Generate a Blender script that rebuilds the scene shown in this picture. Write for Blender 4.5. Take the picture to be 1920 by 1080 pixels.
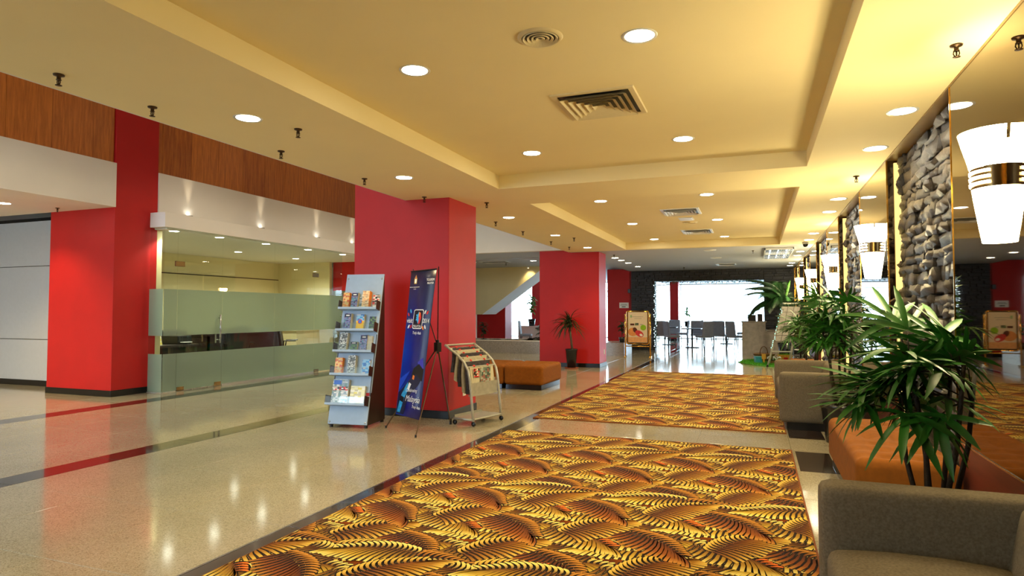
import bpy, bmesh, math, random
from mathutils import Vector, Matrix, Euler, noise
rnd = random.Random(7)
PI = math.pi
SC = bpy.context.scene
COL = SC.collection
for o in list(bpy.data.objects):
    bpy.data.objects.remove(o)

# ------------------------------------------------------------------ camera, world, exposure
cd = bpy.data.cameras.new('camera')
cd.sensor_width = 36.0
cd.lens = 1196.0 / 1920.0 * 36.0
cd.clip_start = 0.05
cd.clip_end = 300
cam = bpy.data.objects.new('camera', cd)
COL.objects.link(cam)
cam.location = (0, 0, 1.35)
cam.rotation_euler = (math.radians(92.15), 0, math.radians(20.96))
SC.camera = cam
W = bpy.data.worlds.new('daylight')
SC.world = W
W.use_nodes = True
bg = W.node_tree.nodes['Background']
bg.inputs[0].default_value = (0.66, 0.85, 1.0, 1)
bg.inputs[1].default_value = 13.0
SC.view_settings.view_transform = 'Standard'
SC.view_settings.look = 'None'
SC.view_settings.exposure = 0.0
SC.view_settings.gamma = 1.0
SC.view_settings.use_curve_mapping = False

SPOT_W = 68.0        # recessed downlights
SCONCE_E = 115.0      # glowing sconce shades
WARM = (1.0, 0.74, 0.34)
WARM2 = (1.0, 0.75, 0.34)
NEUT = (1.0, 0.88, 0.68)

# ------------------------------------------------------------------ materials
def srgb(r, g, b):
    def f(c):
        c /= 255.0
        return c / 12.92 if c <= 0.04045 else ((c + 0.055) / 1.055) ** 2.4
    return (f(r), f(g), f(b), 1.0)

MATS = {}
def mat(name, col, rough=0.5, metal=0.0, var=0.12, scale=18.0, bump=0.0, bscale=None, spec=0.5, stretch=None, coat=0.0, tilt=None):
    """principled surface whose colour drifts a little with procedural noise"""
    if name in MATS:
        return MATS[name]
    m = bpy.data.materials.new(name)
    m.use_nodes = True
    nt = m.node_tree
    p = nt.nodes['Principled BSDF']
    tc = nt.nodes.new('ShaderNodeTexCoord')
    mp = nt.nodes.new('ShaderNodeMapping')
    nt.links.new(tc.outputs['Object'], mp.inputs[0])
    if stretch:
        mp.inputs['Scale'].default_value = stretch
    nz = nt.nodes.new('ShaderNodeTexNoise')
    nz.inputs['Scale'].default_value = scale
    nz.inputs['Detail'].default_value = 5
    nt.links.new(mp.outputs[0], nz.inputs['Vector'])
    rp = nt.nodes.new('ShaderNodeValToRGB')
    c = col
    lo = tuple(max(0, v * (1 - var)) for v in c[:3]) + (1,)
    hi = tuple(min(1, v * (1 + var)) for v in c[:3]) + (1,)
    rp.color_ramp.elements[0].position = 0.3
    rp.color_ramp.elements[1].position = 0.7
    rp.color_ramp.elements[0].color = lo
    rp.color_ramp.elements[1].color = hi
    nt.links.new(nz.outputs[0], rp.inputs[0])
    nt.links.new(rp.outputs[0], p.inputs['Base Color'])
    p.inputs['Roughness'].default_value = rough
    p.inputs['Metallic'].default_value = metal
    p.inputs['Specular IOR Level'].default_value = spec
    p.inputs['Coat Weight'].default_value = coat
    if bump:
        n2 = nt.nodes.new('ShaderNodeTexNoise')
        n2.inputs['Scale'].default_value = bscale or scale * 6
        n2.inputs['Detail'].default_value = 4
        nt.links.new(mp.outputs[0], n2.inputs['Vector'])
        b = nt.nodes.new('ShaderNodeBump')
        b.inputs['Strength'].default_value = bump
        b.inputs['Distance'].default_value = 0.01
        nt.links.new(n2.outputs[0], b.inputs['Height'])
        nt.links.new(b.outputs[0], p.inputs['Normal'])
    MATS[name] = m
    return m

def emat(name, col, s):
    if name in MATS:
        return MATS[name]
    m = bpy.data.materials.new(name)
    m.use_nodes = True
    nt = m.node_tree
    nt.nodes.remove(nt.nodes['Principled BSDF'])
    e = nt.nodes.new('ShaderNodeEmission')
    e.inputs[0].default_value = tuple(col[:3]) + (1,)
    e.inputs[1].default_value = s
    nt.links.new(e.outputs[0], nt.nodes['Material Output'].inputs[0])
    MATS[name] = m
    return m

def glass_mat(name, tint=(0.93, 0.97, 0.95), refl=0.5):
    m = bpy.data.materials.new(name)
    m.use_nodes = True
    nt = m.node_tree
    nt.nodes.remove(nt.nodes['Principled BSDF'])
    t = nt.nodes.new('ShaderNodeBsdfTransparent')
    t.inputs[0].default_value = tint + (1,)
    g = nt.nodes.new('ShaderNodeBsdfGlossy')
    g.inputs['Roughness'].default_value = 0.01
    lw = nt.nodes.new('ShaderNodeLayerWeight')
    lw.inputs[0].default_value = 0.5
    pw_ = nt.nodes.new('ShaderNodeMath')
    pw_.operation = 'POWER'
    pw_.inputs[1].default_value = 5.0
    nt.links.new(lw.outputs['Facing'], pw_.inputs[0])
    f = nt.nodes.new('ShaderNodeMath')
    f.operation = 'MULTIPLY_ADD'
    f.inputs[1].default_value = 0.92
    f.inputs[2].default_value = 0.04
    nt.links.new(pw_.outputs[0], f.inputs[0])
    mx = nt.nodes.new('ShaderNodeMixShader')
    nt.links.new(f.outputs[0], mx.inputs[0])
    nt.links.new(t.outputs[0], mx.inputs[1])
    nt.links.new(g.outputs[0], mx.inputs[2])
    nt.links.new(mx.outputs[0], nt.nodes['Material Output'].inputs[0])
    MATS[name] = m
    return m

def frost_mat(name, col):
    m = bpy.data.materials.new(name)
    m.use_nodes = True
    nt = m.node_tree
    nt.nodes.remove(nt.nodes['Principled BSDF'])
    t = nt.nodes.new('ShaderNodeBsdfRefraction')
    t.inputs[0].default_value = (0.8, 0.9, 0.82, 1)
    t.inputs['Roughness'].default_value = 0.35
    t.inputs['IOR'].default_value = 1.06
    d = nt.nodes.new('ShaderNodeBsdfTranslucent')
    d.inputs[0].default_value = col
    d2 = nt.nodes.new('ShaderNodeBsdfDiffuse')
    d2.inputs[0].default_value = col
    a = nt.nodes.new('ShaderNodeMixShader')
    a.inputs[0].default_value = 0.55
    nt.links.new(d.outputs[0], a.inputs[1])
    nt.links.new(d2.outputs[0], a.inputs[2])
    mx = nt.nodes.new('ShaderNodeMixShader')
    mx.inputs[0].default_value = 0.45
    nt.links.new(a.outputs[0], mx.inputs[1])
    nt.links.new(t.outputs[0], mx.inputs[2])
    nt.links.new(mx.outputs[0], nt.nodes['Material Output'].inputs[0])
    MATS[name] = m
    return m

def granite_mat(name, base, dark, light, rough=0.07):
    m = bpy.data.materials.new(name)
    m.use_nodes = True
    nt = m.node_tree
    p = nt.nodes['Principled BSDF']
    geo = nt.nodes.new('ShaderNodeNewGeometry')
    v = nt.nodes.new('ShaderNodeTexVoronoi')
    v.inputs['Scale'].default_value = 170
    nt.links.new(geo.outputs['Position'], v.inputs['Vector'])
    r1 = nt.nodes.new('ShaderNodeValToRGB')
    r1.color_ramp.interpolation = 'CONSTANT'
    r1.color_ramp.elements[0].position = 0
    r1.color_ramp.elements[0].color = dark
    r1.color_ramp.elements[1].position = 0.22
    r1.color_ramp.elements[1].color = base
    e = r1.color_ramp.elements.new(0.72)
    e.color = light
    sp = nt.nodes.new('ShaderNodeSeparateColor')
    nt.links.new(v.outputs['Color'], sp.inputs[0])
    nt.links.new(sp.outputs[0], r1.inputs[0])
    n = nt.nodes.new('ShaderNodeTexNoise')
    n.inputs['Scale'].default_value = 1.3
    n.inputs['Detail'].default_value = 6
    nt.links.new(geo.outputs['Position'], n.inputs['Vector'])
    r2 = nt.nodes.new('ShaderNodeValToRGB')
    r2.color_ramp.elements[0].position = 0.3
    r2.color_ramp.elements[0].color = (0.82, 0.82, 0.80, 1)
    r2.color_ramp.elements[1].position = 0.7
    r2.color_ramp.elements[1].color = (1, 1, 1, 1)
    nt.links.new(n.outputs[0], r2.inputs[0])
    mm = nt.nodes.new('ShaderNodeMix')
    mm.data_type = 'RGBA'
    mm.blend_type = 'MULTIPLY'
    mm.inputs[0].default_value = 1
    nt.links.new(r1.outputs[0], mm.inputs[6])
    nt.links.new(r2.outputs[0], mm.inputs[7])
    nt.links.new(mm.outputs[2], p.inputs['Base Color'])
    p.inputs['Roughness'].default_value = rough
    p.inputs['Specular IOR Level'].default_value = 0.9
    p.inputs['Coat Weight'].default_value = 0.25 if rough < 0.1 else 0.0
    p.inputs['Coat Roughness'].default_value = 0.02
    p.inputs['Coat IOR'].default_value = 1.7
    MATS[name] = m
    return m

def wood_mat(name, c1, c2, rough=0.4, axis=(9, 9, 0.8), scale=3.0):
    m = bpy.data.materials.new(name)
    m.use_nodes = True
    nt = m.node_tree
    p = nt.nodes['Principled BSDF']
    geo = nt.nodes.new('ShaderNodeNewGeometry')
    mp = nt.nodes.new('ShaderNodeMapping')
    mp.inputs['Scale'].default_value = axis
    nt.links.new(geo.outputs['Position'], mp.inputs[0])
    n = nt.nodes.new('ShaderNodeTexNoise')
    n.inputs['Scale'].default_value = scale
    n.inputs['Detail'].default_value = 8
    n.inputs['Roughness'].default_value = 0.65
    nt.links.new(mp.outputs[0], n.inputs['Vector'])
    oi = nt.nodes.new('ShaderNodeObjectInfo')
    ad = nt.nodes.new('ShaderNodeMath')
    ad.operation = 'MULTIPLY_ADD'
    ad.inputs[1].default_value = 0.28
    nt.links.new(oi.outputs['Random'], ad.inputs[0])
    nt.links.new(n.outputs[0], ad.inputs[2])
    r = nt.nodes.new('ShaderNodeValToRGB')
    r.color_ramp.elements[0].position = 0.38
    r.color_ramp.elements[0].color = c1
    r.color_ramp.elements[1].position = 0.85
    r.color_ramp.elements[1].color = c2
    nt.links.new(ad.outputs[0], r.inputs[0])
    nt.links.new(r.outputs[0], p.inputs['Base Color'])
    p.inputs['Roughness'].default_value = rough
    MATS[name] = m
    return m

def vcol_mat(name, rough=0.9, spec=0.1, bump=0.0):
    """pigment read from the mesh's own colour attribute (woven or printed pattern)"""
    m = bpy.data.materials.new(name)
    m.use_nodes = True
    nt = m.node_tree
    p = nt.nodes['Principled BSDF']
    a = nt.nodes.new('ShaderNodeAttribute')
    a.attribute_name = 'pigment'
    nt.links.new(a.outputs['Color'], p.inputs['Base Color'])
    p.inputs['Roughness'].default_value = rough
    p.inputs['Specular IOR Level'].default_value = spec
    if bump:
        n2 = nt.nodes.new('ShaderNodeTexNoise')
        n2.inputs['Scale'].default_value = 260
        b = nt.nodes.new('ShaderNodeBump')
        b.inputs['Strength'].default_value = bump
        b.inputs['Distance'].default_value = 0.004
        nt.links.new(n2.outputs[0], b.inputs['Height'])
        nt.links.new(b.outputs[0], p.inputs['Normal'])
    MATS[name] = m
    return m

def print_mat(name, cols, scale=14.0, seed=0.0, rough=0.35):
    """busy printed cover: blocks of colour from a voronoi field"""
    if name in MATS:
        return MATS[name]
    m = bpy.data.materials.new(name)
    m.use_nodes = True
    nt = m.node_tree
    p = nt.nodes['Principled BSDF']
    tc = nt.nodes.new('ShaderNodeTexCoord')
    mp = nt.nodes.new('ShaderNodeMapping')
    mp.inputs['Location'].default_value = (seed, seed * 1.7, seed * 0.6)
    mp.inputs['Scale'].default_value = (1.0, 1.0, 1.9)
    nt.links.new(tc.outputs['Object'], mp.inputs[0])
    v = nt.nodes.new('ShaderNodeTexVoronoi')
    v.inputs['Scale'].default_value = scale * 1.7
    v.inputs['Randomness'].default_value = 0.4
    v.distance = 'CHEBYCHEV'
    nt.links.new(mp.outputs[0], v.inputs['Vector'])
    sp = nt.nodes.new('ShaderNodeSeparateColor')
    nt.links.new(v.outputs['Color'], sp.inputs[0])
    r = nt.nodes.new('ShaderNodeValToRGB')
    r.color_ramp.interpolation = 'CONSTANT'
    k = len(cols)
    r.color_ramp.elements[0].color = cols[0]
    r.color_ramp.elements[1].position = 1.0 / k
    r.color_ramp.elements[1].color = cols[1]
    for i in range(2, k):
        e = r.color_ramp.elements.new(i / k)
        e.color = cols[i]
    nt.links.new(sp.outputs[0], r.inputs[0])
    nt.links.new(r.outputs[0], p.inputs['Base Color'])
    p.inputs['Roughness'].default_value = rough
    MATS[name] = m
    return m

M_RED = mat('red_paint', srgb(184, 26, 26), 0.5, var=0.05, scale=3, spec=0.3)
M_CEIL = mat('cream_ceiling_paint', srgb(240, 226, 178), 0.8, var=0.015, scale=2)
M_CEILG = mat('grey_ceiling_paint', srgb(186, 192, 204), 0.8, var=0.02, scale=2)
M_WHITE = mat('white_wall_paint', srgb(232, 226, 216), 0.75, var=0.02, scale=2)
M_CREAM = mat('cream_wall_paint', srgb(226, 214, 170), 0.75, var=0.03, scale=2)
M_SKIRT = mat('black_skirting', srgb(16, 15, 15), 0.35, var=0.2, spec=0.3)
M_GRAN = granite_mat('beige_granite', srgb(170, 162, 140), srgb(149, 140, 118), srgb(182, 174, 153), 0.1)
M_BAND = granite_mat('dark_granite', srgb(50, 40, 38), srgb(34, 27, 26), srgb(66, 54, 50), 0.085)
M_GROUT = mat('floor_grout', srgb(96, 86, 68), 0.5)
M_GRANG = granite_mat('grey_granite', srgb(150, 140, 134), srgb(104, 96, 92), srgb(178, 170, 164), 0.25)
M_WOOD = wood_mat('walnut_panel', srgb(150, 74, 24), srgb(212, 126, 50), 0.4)
M_LAM = wood_mat('red_brown_laminate', srgb(84, 30, 22), srgb(120, 52, 36), 0.35, axis=(6, 1, 6))
M_MIRROR = mat('bronze_mirror', (0.19, 0.145, 0.10, 1), 0.02, 1.0, var=0.01)
M_BRONZE = mat('bronze_trim', srgb(120, 96, 62), 0.25, 1.0)
M_STONE = mat('slate_ledgestone', srgb(70, 66, 64), 0.36, var=0.5, scale=9, bump=0.8, bscale=45, spec=0.7)
_nt = M_STONE.node_tree
_oi = _nt.nodes.new('ShaderNodeObjectInfo')
_hs = _nt.nodes.new('ShaderNodeValToRGB')
_hs.color_ramp.elements[0].color = (0.55, 0.56, 0.62, 1)
_hs.color_ramp.elements[1].color = (1.25, 1.12, 0.95, 1)
_mm = _nt.nodes.new('ShaderNodeMix')
_mm.data_type = 'RGBA'
_mm.blend_type = 'MULTIPLY'
_mm.inputs[0].default_value = 1.0
_p = _nt.nodes['Principled BSDF']
_src = _p.inputs['Base Color'].links[0].from_socket
_nt.links.new(_oi.outputs['Random'], _hs.inputs[0])
_nt.links.new(_src, _mm.inputs[6])
_nt.links.new(_hs.outputs[0], _mm.inputs[7])
_nt.links.new(_mm.outputs[2], _p.inputs['Base Color'])
M_STONED = mat('dark_ledgestone', srgb(38, 40, 50), 0.5, var=0.4, scale=7, bump=0.6, bscale=40)
M_STONEW = mat('whitewashed_splitstone', srgb(178, 170, 160), 0.7, var=0.18, scale=8, bump=0.6, bscale=40)
M_SOFA = mat('taupe_weave', srgb(108, 98, 82), 0.95, var=0.22, scale=110, bump=0.35, bscale=420, spec=0.15)
M_OTT = mat('rust_velvet', srgb(128, 74, 18), 0.85, var=0.12, scale=22, bump=0.15, bscale=300, spec=0.2)
M_BLACK = mat('black_plastic', srgb(18, 18, 19), 0.35)
M_DARK = mat('dark_brown_steel', srgb(48, 36, 34), 0.4, var=0.1)
M_STEEL = mat('brushed_steel', srgb(190, 192, 196), 0.25, 1.0)
M_SILVER = mat('silver_paint', srgb(178, 178, 170), 0.35, 0.3)
M_GOLD = mat('polished_brass', srgb(232, 176, 72), 0.14, 1.0)
M_BLUEP = mat('pale_blue_panel', srgb(160, 182, 208), 0.42, var=0.03)
M_VENT = mat('cream_vent', srgb(226, 212, 170), 0.5, var=0.03)
M_VENTW = mat('white_vent', srgb(226, 230, 232), 0.4, var=0.03)
M_LEAF = mat('palm_leaf', srgb(38, 92, 24), 0.45, var=0.4, scale=6, spec=0.35)
M_LEAF2 = mat('dark_leaf', srgb(26, 58, 26), 0.4, var=0.4, scale=8)
M_LEAF3 = mat('bright_leaf', srgb(84, 150, 40), 0.4, var=0.4, scale=8)
M_STEM = mat('palm_stem', srgb(44, 34, 22), 0.7, var=0.3, scale=30, bump=0.4)
M_TRUNK = mat('pale_trunk', srgb(84, 68, 50), 0.8, var=0.3, scale=30, bump=0.4)
M_SOIL = mat('dark_soil', srgb(30, 24, 20), 0.95, var=0.4, scale=60, bump=0.7)
M_POT = mat('glazed_black_pot', srgb(24, 26, 30), 0.22)
M_TERRA = mat('terracotta', srgb(150, 76, 44), 0.7)
M_PAPER = mat('newsprint', srgb(206, 200, 176), 0.85, var=0.12, scale=30)
M_PAPERD = mat('newsprint_dark', srgb(70, 66, 74), 0.85, var=0.4, scale=26)
M_WHITEP = mat('white_print', srgb(240, 240, 240), 0.5, var=0.01)
M_REDP = mat('red_print', srgb(214, 44, 40), 0.5, var=0.02)
M_CYANP = mat('cyan_print', srgb(60, 170, 230), 0.5, var=0.1)
M_ORANP = mat('orange_print', srgb(236, 130, 50), 0.5, var=0.1)
M_ACRYL = glass_mat('clear_acrylic', (0.9, 0.94, 0.95))
M_GLASS = glass_mat('clear_glass', (0.90, 0.95, 0.92))
M_WGLASS = glass_mat('window_glass', (0.95, 0.98, 0.98))
M_FROST = frost_mat('frosted_film', srgb(186, 200, 188))
M_TURF = mat('green_turf', srgb(70, 150, 36), 0.9, var=0.4, scale=40, bump=0.8)
M_LAMP = emat('downlight_glow', (1.0, 0.90, 0.70), 55)
M_LAMPC = emat('office_downlight_glow', (1.0, 0.95, 0.82), 30)
M_SHADE = emat('sconce_shade_glow', (1.0, 0.82, 0.44), SCONCE_E)
M_TUBE = emat('cove_tube_glow', (1.0, 0.70, 0.22), 1.6)
M_FLUOR = emat('fluorescent_glow', (0.75, 0.9, 1.0), 3.0)
M_FAIRY = emat('fairy_light_glow', (0.7, 0.9, 1.0), 12)

# ------------------------------------------------------------------ mesh helpers
class MB:
    def __init__(s):
        s.v = []
        s.f = []
        s.m = []
        s.c = []
    def add(s, vs, fs, mi=0, col=None):
        b = len(s.v)
        s.v += [tuple(v) for v in vs]
        s.f += [tuple(i + b for i in f) for f in fs]
        s.m += [mi] * len(fs)
        if col is not None:
            s.c += list(col)
        return s
    def box(s, x0, x1, y0, y1, z0, z1, mi=0, M=None):
        vs = [(x, y, z) for z in (z0, z1) for y in (y0, y1) for x in (x0, x1)]
        if M is not None:
            vs = [M @ Vector(v) for v in vs]
        return s.add(vs, [(0, 2, 3, 1), (4, 5, 7, 6), (0, 1, 5, 4), (2, 6, 7, 3), (0, 4, 6, 2), (1, 3, 7, 5)], mi)
    def tube(s, pts, r, n=8, mi=0, cap=True):
        pts = [Vector(p) for p in pts]
        rs = r if isinstance(r, (list, tuple)) else [r] * len(pts)
        rings = []
        ref = None
        for i, p in enumerate(pts):
            if i == 0:
                d = pts[1] - p
            elif i == len(pts) - 1:
                d = p - pts[i - 1]
            else:
                d = (pts[i + 1] - p).normalized() + (p - pts[i - 1]).normalized()
            d = d.normalized() if d.length > 1e-9 else Vector((0, 0, 1))
            if ref is None:
                ref = Vector((0, 0, 1)) if abs(d.z) < 0.9 else Vector((1, 0, 0))
            a = d.cross(ref)
            if a.length < 1e-6:
                a = d.cross(Vector((0.3, 1, 0.2)))
            a.normalize()
            b = a.cross(d).normalized()
            ref = b.cross(a) if False else ref
            rings.append([p + (a * math.cos(2 * PI * k / n) + b * math.sin(2 * PI * k / n)) * rs[i] for k in range(n)])
        vs = [v for rg in rings for v in rg]
        fs = []
        for i in range(len(pts) - 1):
            for k in range(n):
                fs.append((i * n + k, i * n + (k + 1) % n, (i + 1) * n + (k + 1) % n, (i + 1) * n + k))
        if cap:
            fs.append(tuple(range(n - 1, -1, -1)))
            fs.append(tuple((len(pts) - 1) * n + k for k in range(n)))
        return s.add(vs, fs, mi)
    def lathe(s, prof, n=24, c=(0, 0, 0), mi=0, a0=0.0, a1=2 * PI, sx=1.0, sy=1.0):
        full = abs(a1 - a0 - 2 * PI) < 1e-6
        m = n if full else n + 1
        vs = []
        for r, z in prof:
            for k in range(m):
                a = a0 + (a1 - a0) * k / n
                vs.append((c[0] + r * sx * math.cos(a), c[1] + r * sy * math.sin(a), c[2] + z))
        fs = []
        for i in range(len(prof) - 1):
            for k in range(n):
                k2 = (k + 1) % m
                fs.append((i * m + k, i * m + k2, (i + 1) * m + k2, (i + 1) * m + k))
        return s.add(vs, fs, mi)
    def prism(s, poly, z0, z1, mi=0, M=None):
        n = len(poly)
        vs = [(x, y, z0) for x, y in poly] + [(x, y, z1) for x, y in poly]
        if M is not None:
            vs = [M @ Vector(v) for v in vs]
        fs = [tuple(range(n - 1, -1, -1)), tuple(range(n, 2 * n))]
        fs += [(i, (i + 1) % n, n + (i + 1) % n, n + i) for i in range(n)]
        return s.add(vs, fs, mi)
    def disc(s, c, r, n=24, mi=0, up=False):
        vs = [(c[0] + r * math.cos(2 * PI * k / n), c[1] + r * math.sin(2 * PI * k / n), c[2]) for k in range(n)]
        return s.add(vs, [tuple(range(n)) if up else tuple(range(n - 1, -1, -1))], mi)
    def mesh(s, name, mats, smooth=False):
        me = bpy.data.meshes.new(name)
        me.from_pydata(s.v, [], s.f)
        for m in (mats if isinstance(mats, (list, tuple)) else [mats]):
            me.materials.append(m)
        if any(s.m):
            me.polygons.foreach_set('material_index', s.m)
        if s.c:
            at = me.color_attributes.new('pigment', 'FLOAT_COLOR', 'POINT')
            at.data.foreach_set('color', [x for c in s.c for x in c])
        if smooth:
            me.polygons.foreach_set('use_smooth', [True] * len(me.polygons))
        me.update()
        return me

def link(name, me, parent=None, label=None, loc=None, rot=None):
    o = bpy.data.objects.new(name, me)
    COL.objects.link(o)
    if parent is not None:
        o.parent = parent
    if label:
        o['label'] = label
    if loc is not None:
        o.location = loc
    if rot is not None:
        o.rotation_euler = rot
    return o

def part(name, mb, m, parent, label=None, smooth=False, bevel=0.0, seg=2, loc=None, rot=None):
    me = mb.mesh(name, m, smooth) if isinstance(mb, MB) else mb
    o = link(name, me, parent, label, loc, rot)
    if bevel:
        md = o.modifiers.new('edge', 'BEVEL')
        md.width = bevel
        md.segments = seg
        md.limit_method = 'ANGLE'
        md.angle_limit = 0.6
    return o

def tag(o, label=None, cat=None, group=None, kind=None):
    if label:
        o['label'] = label
    if cat:
        o['category'] = cat
    if group:
        o['group'] = group
    if kind:
        o['kind'] = kind
    return o

def thing(name, label, cat, loc=(0, 0, 0), rz=0.0, group=None, rot=None):
    o = bpy.data.objects.new(name, None)
    o.empty_display_size = 0.1
    COL.objects.link(o)
    o.location = loc
    o.rotation_euler = rot if rot is not None else (0, 0, rz)
    return tag(o, label, cat, group)

def struct(name, mb, m, label=None, cat=None, parent=None, bevel=0.0, smooth=False):
    o = part(name, mb, m, parent, bevel=bevel, smooth=smooth)
    if parent is None:
        tag(o, label, cat, kind='structure')
    return o

def copy_tree(o, parent=None):
    c = o.copy()
    COL.objects.link(c)
    if parent is not None:
        c.parent = parent
    for ch in list(o.children):
        copy_tree(ch, c)
    return c

def dup(root, loc, rz, label, group=None):
    c = copy_tree(root)
    c.location = loc
    c.rotation_euler = (0, 0, rz)
    c['label'] = label
    if group:
        c['group'] = group
    return c

def rounded(w, d, h, r, cuts=8, fn=None):
    """soft rounded block sitting on z=0, optional surface function"""
    bm = bmesh.new()
    bmesh.ops.create_cube(bm, size=1.0)
    bmesh.ops.subdivide_edges(bm, edges=bm.edges[:], cuts=cuts, use_grid_fill=True)
    hw, hd, hh = w / 2, d / 2, h / 2
    def warp(t):      # crowd the grid lines towards the edges
        return math.copysign(abs(t * 2) ** 0.6, t) / 2
    for v in bm.verts:
        p = Vector((warp(v.co.x) * w, warp(v.co.y) * d, warp(v.co.z) * h))
        q = Vector((max(-hw + r, min(hw - r, p.x)), max(-hd + r, min(hd - r, p.y)), max(-hh + r, min(hh - r, p.z))))
        dd = p - q
        if dd.length > 1e-9:
            p = q + dd.normalized() * r
        if fn:
            p = fn(p)
        v.co = p + Vector((0, 0, hh))
    me = bpy.data.meshes.new('soft_block')
    bm.to_mesh(me)
    bm.free()
    me.polygons.foreach_set('use_smooth', [True] * len(me.polygons))
    return me

def text(body, size, m, parent, M, name='lettering', shear=0.0, ext=0.0004, align='CENTER', label=None):
    c = bpy.data.curves.new(name, 'FONT')
    c.body = body
    c.size = size
    c.extrude = ext
    c.shear = shear
    c.align_x = align
    c.align_y = 'CENTER'
    c.materials.append(m)
    tmp = bpy.data.objects.new('type_setter', c)
    COL.objects.link(tmp)
    me = bpy.data.meshes.new_from_object(tmp.evaluated_get(bpy.context.evaluated_depsgraph_get()))
    bpy.data.objects.remove(tmp)
    bpy.data.curves.remove(c)
    o = link(name, me, parent)
    o.matrix_local = M
    if label:
        o['label'] = label
    return o

ORD = ['first', 'second', 'third', 'fourth', 'fifth', 'sixth', 'seventh', 'eighth', 'ninth', 'tenth', 'eleventh', 'twelfth']

# ------------------------------------------------------------------ floor
def tri_area_vis(x, y):
    """rough camera coordinates of a floor point"""
    yaw = math.radians(20.96)
    f = -math.sin(yaw) * x + math.cos(yaw) * y
    r = math.cos(yaw) * x + math.sin(yaw) * y
    return f, r

floor = struct('floor', MB().box(-14, 6, -7, 33, -0.25, -0.006), M_GROUT, 'polished beige granite lobby floor laid in large tiles', 'floor')
def tile_mesh(w, d, m, name):
    a = 0.003
    mb = MB()
    mb.add([(-w / 2, -d / 2, -0.006), (w / 2, -d / 2, -0.006), (w / 2, d / 2, -0.006), (-w / 2, d / 2, -0.006),
            (-w / 2 + a, -d / 2 + a, 0), (w / 2 - a, -d / 2 + a, 0), (w / 2 - a, d / 2 - a, 0), (-w / 2 + a, d / 2 - a, 0)],
           [(4, 5, 6, 7), (0, 1, 5, 4), (1, 2, 6, 5), (2, 3, 7, 6), (3, 0, 4, 7)])
    return mb.mesh(name, m)
cols = []
def colspan(a, b, n):
    for i in range(n):
        cols.append((a + (b - a) * i / n, a + (b - a) * (i + 1) / n))
colspan(-14, -8.85, 6)
colspan(-8.50, -5.75, 3)
colspan(-5.45, -2.79, 3)
colspan(-2.59, -2.4, 1)
colspan(-2.4, 1.2, 4)
colspan(1.2, 6, 5)
bands = [(-8.85, -8.50), (-5.75, -5.45), (-2.775, -2.59)]
trim_strips = [(-2.79, -2.775)]
cells = []
for i in range(44):
    y0 = -6.6 + i * 0.9
    if y0 > 32.5:
        break
    for (a, b) in cols:
        cells.append((a, b, y0, y0 + 0.9, 0))
    for (a, b) in bands:
        cells.append((a, b, y0, y0 + 0.9, 1))
def score(c):
    x, y = (c[0] + c[1]) / 2, (c[2] + c[3]) / 2
    f, r = tri_area_vis(x, y)
    if f < 2.2 or abs(r) > f * 0.86 + 0.6 or (x > 1.2 and y < 23) or (x < -11.5 and y > 8):
        return 1e6 + f
    if -2.5 < x < 0.2 and (y < 6.6 or 8 < y < 14.4):
        return 1e5 + f       # under the carpets
    return f
cells.sort(key=score)
tmesh = {}
rest = MB()
nk = [0, 0]
for c in cells:
    a, b, y0, y1, k = c
    if score(c) < 9e4 and nk[k] < (285 if k == 0 else 110):
        nk[k] += 1
        key = (round(b - a, 4), k)
        if key not in tmesh:
            tmesh[key] = tile_mesh(b - a, 0.9, M_BAND if k else M_GRAN, 'band_tile' if k else 'tile')
        part('band_tile' if k else 'tile', tmesh[key], None, floor, loc=((a + b) / 2, (y0 + y1) / 2, 0))
    else:
        rest.add([(a + .003, y0 + .003, 0), (b - .003, y0 + .003, 0), (b - .003, y1 - .003, 0), (a + .003, y1 - .003, 0)], [(0, 1, 2, 3)], k)
o = part('tile_field', rest, [M_GRAN, M_BAND], floor)
o['kind'] = 'stuff'
part('metal_strip', MB().box(-2.79, -2.775, -3, 23, -0.006, 0.0015), M_STEEL, floor, label='thin bright metal strip along the dark border')
for (x0, x1, y0, y1) in ((0.33, 0.625, 5.98, 6.80), (0.31, 0.66, 7.50, 8.20)):
    part('inlay_tile', MB().box(x0, x1, y0, y1, -0.006, 0.0015), M_BAND, floor, label='dark granite inlay')

# ------------------------------------------------------------------ ceilings
ZC, ZU = 2.81, 2.97
ceil = MB()
def cbox(x0, x1, y0, y1, z0=ZC, z1=ZC + 0.5):
    ceil.box(x0, x1, y0, y1, z0, z1)
XL, XR = -4.26, 1.45
cbox(XL, -2.84, -7, 15.05)
cbox(0.49, XR, -7, 15.05)
cbox(-2.84, 0.49, -7, 0.42)
cbox(-2.84, 0.49, 6.98, 8.10)
cbox(-2.84, 0.49, 14.89, 15.05)
cbox(-2.84, 0.49, 0.42, 6.98, ZU)
cbox(-2.84, 0.49, 8.10, 14.89, ZU)
struct('ceiling', ceil, M_CEIL, 'cream plaster ceiling with two recessed rectangular coffers', 'ceiling')
struct('ceiling_lobby', MB().box(XL, XR, 15.05, 23.3, ZC + 0.004, ZC + 0.5), M_CEILG, 'pale grey ceiling of the back lobby before the stone portal', 'ceiling')
fc = MB()
fc.box(-14, XL, 15.25, 33.2, 2.93, 3.4)
fc.box(-14, XL, 15.25, 16.9, 2.88, 2.93)
fc.box(-14, XL, 16.9, 17.05, 2.855, 2.93)
struct('ceiling_ledge', fc, M_CEILG, 'grey stepped ceiling over the granite ledge and staircase', 'ceiling')
struct('ceiling_restaurant', MB().box(XL, 6, 23.3, 33.2, 2.75, 3.3), M_CEILG, 'pale ceiling inside the bright restaurant', 'ceiling')
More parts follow.
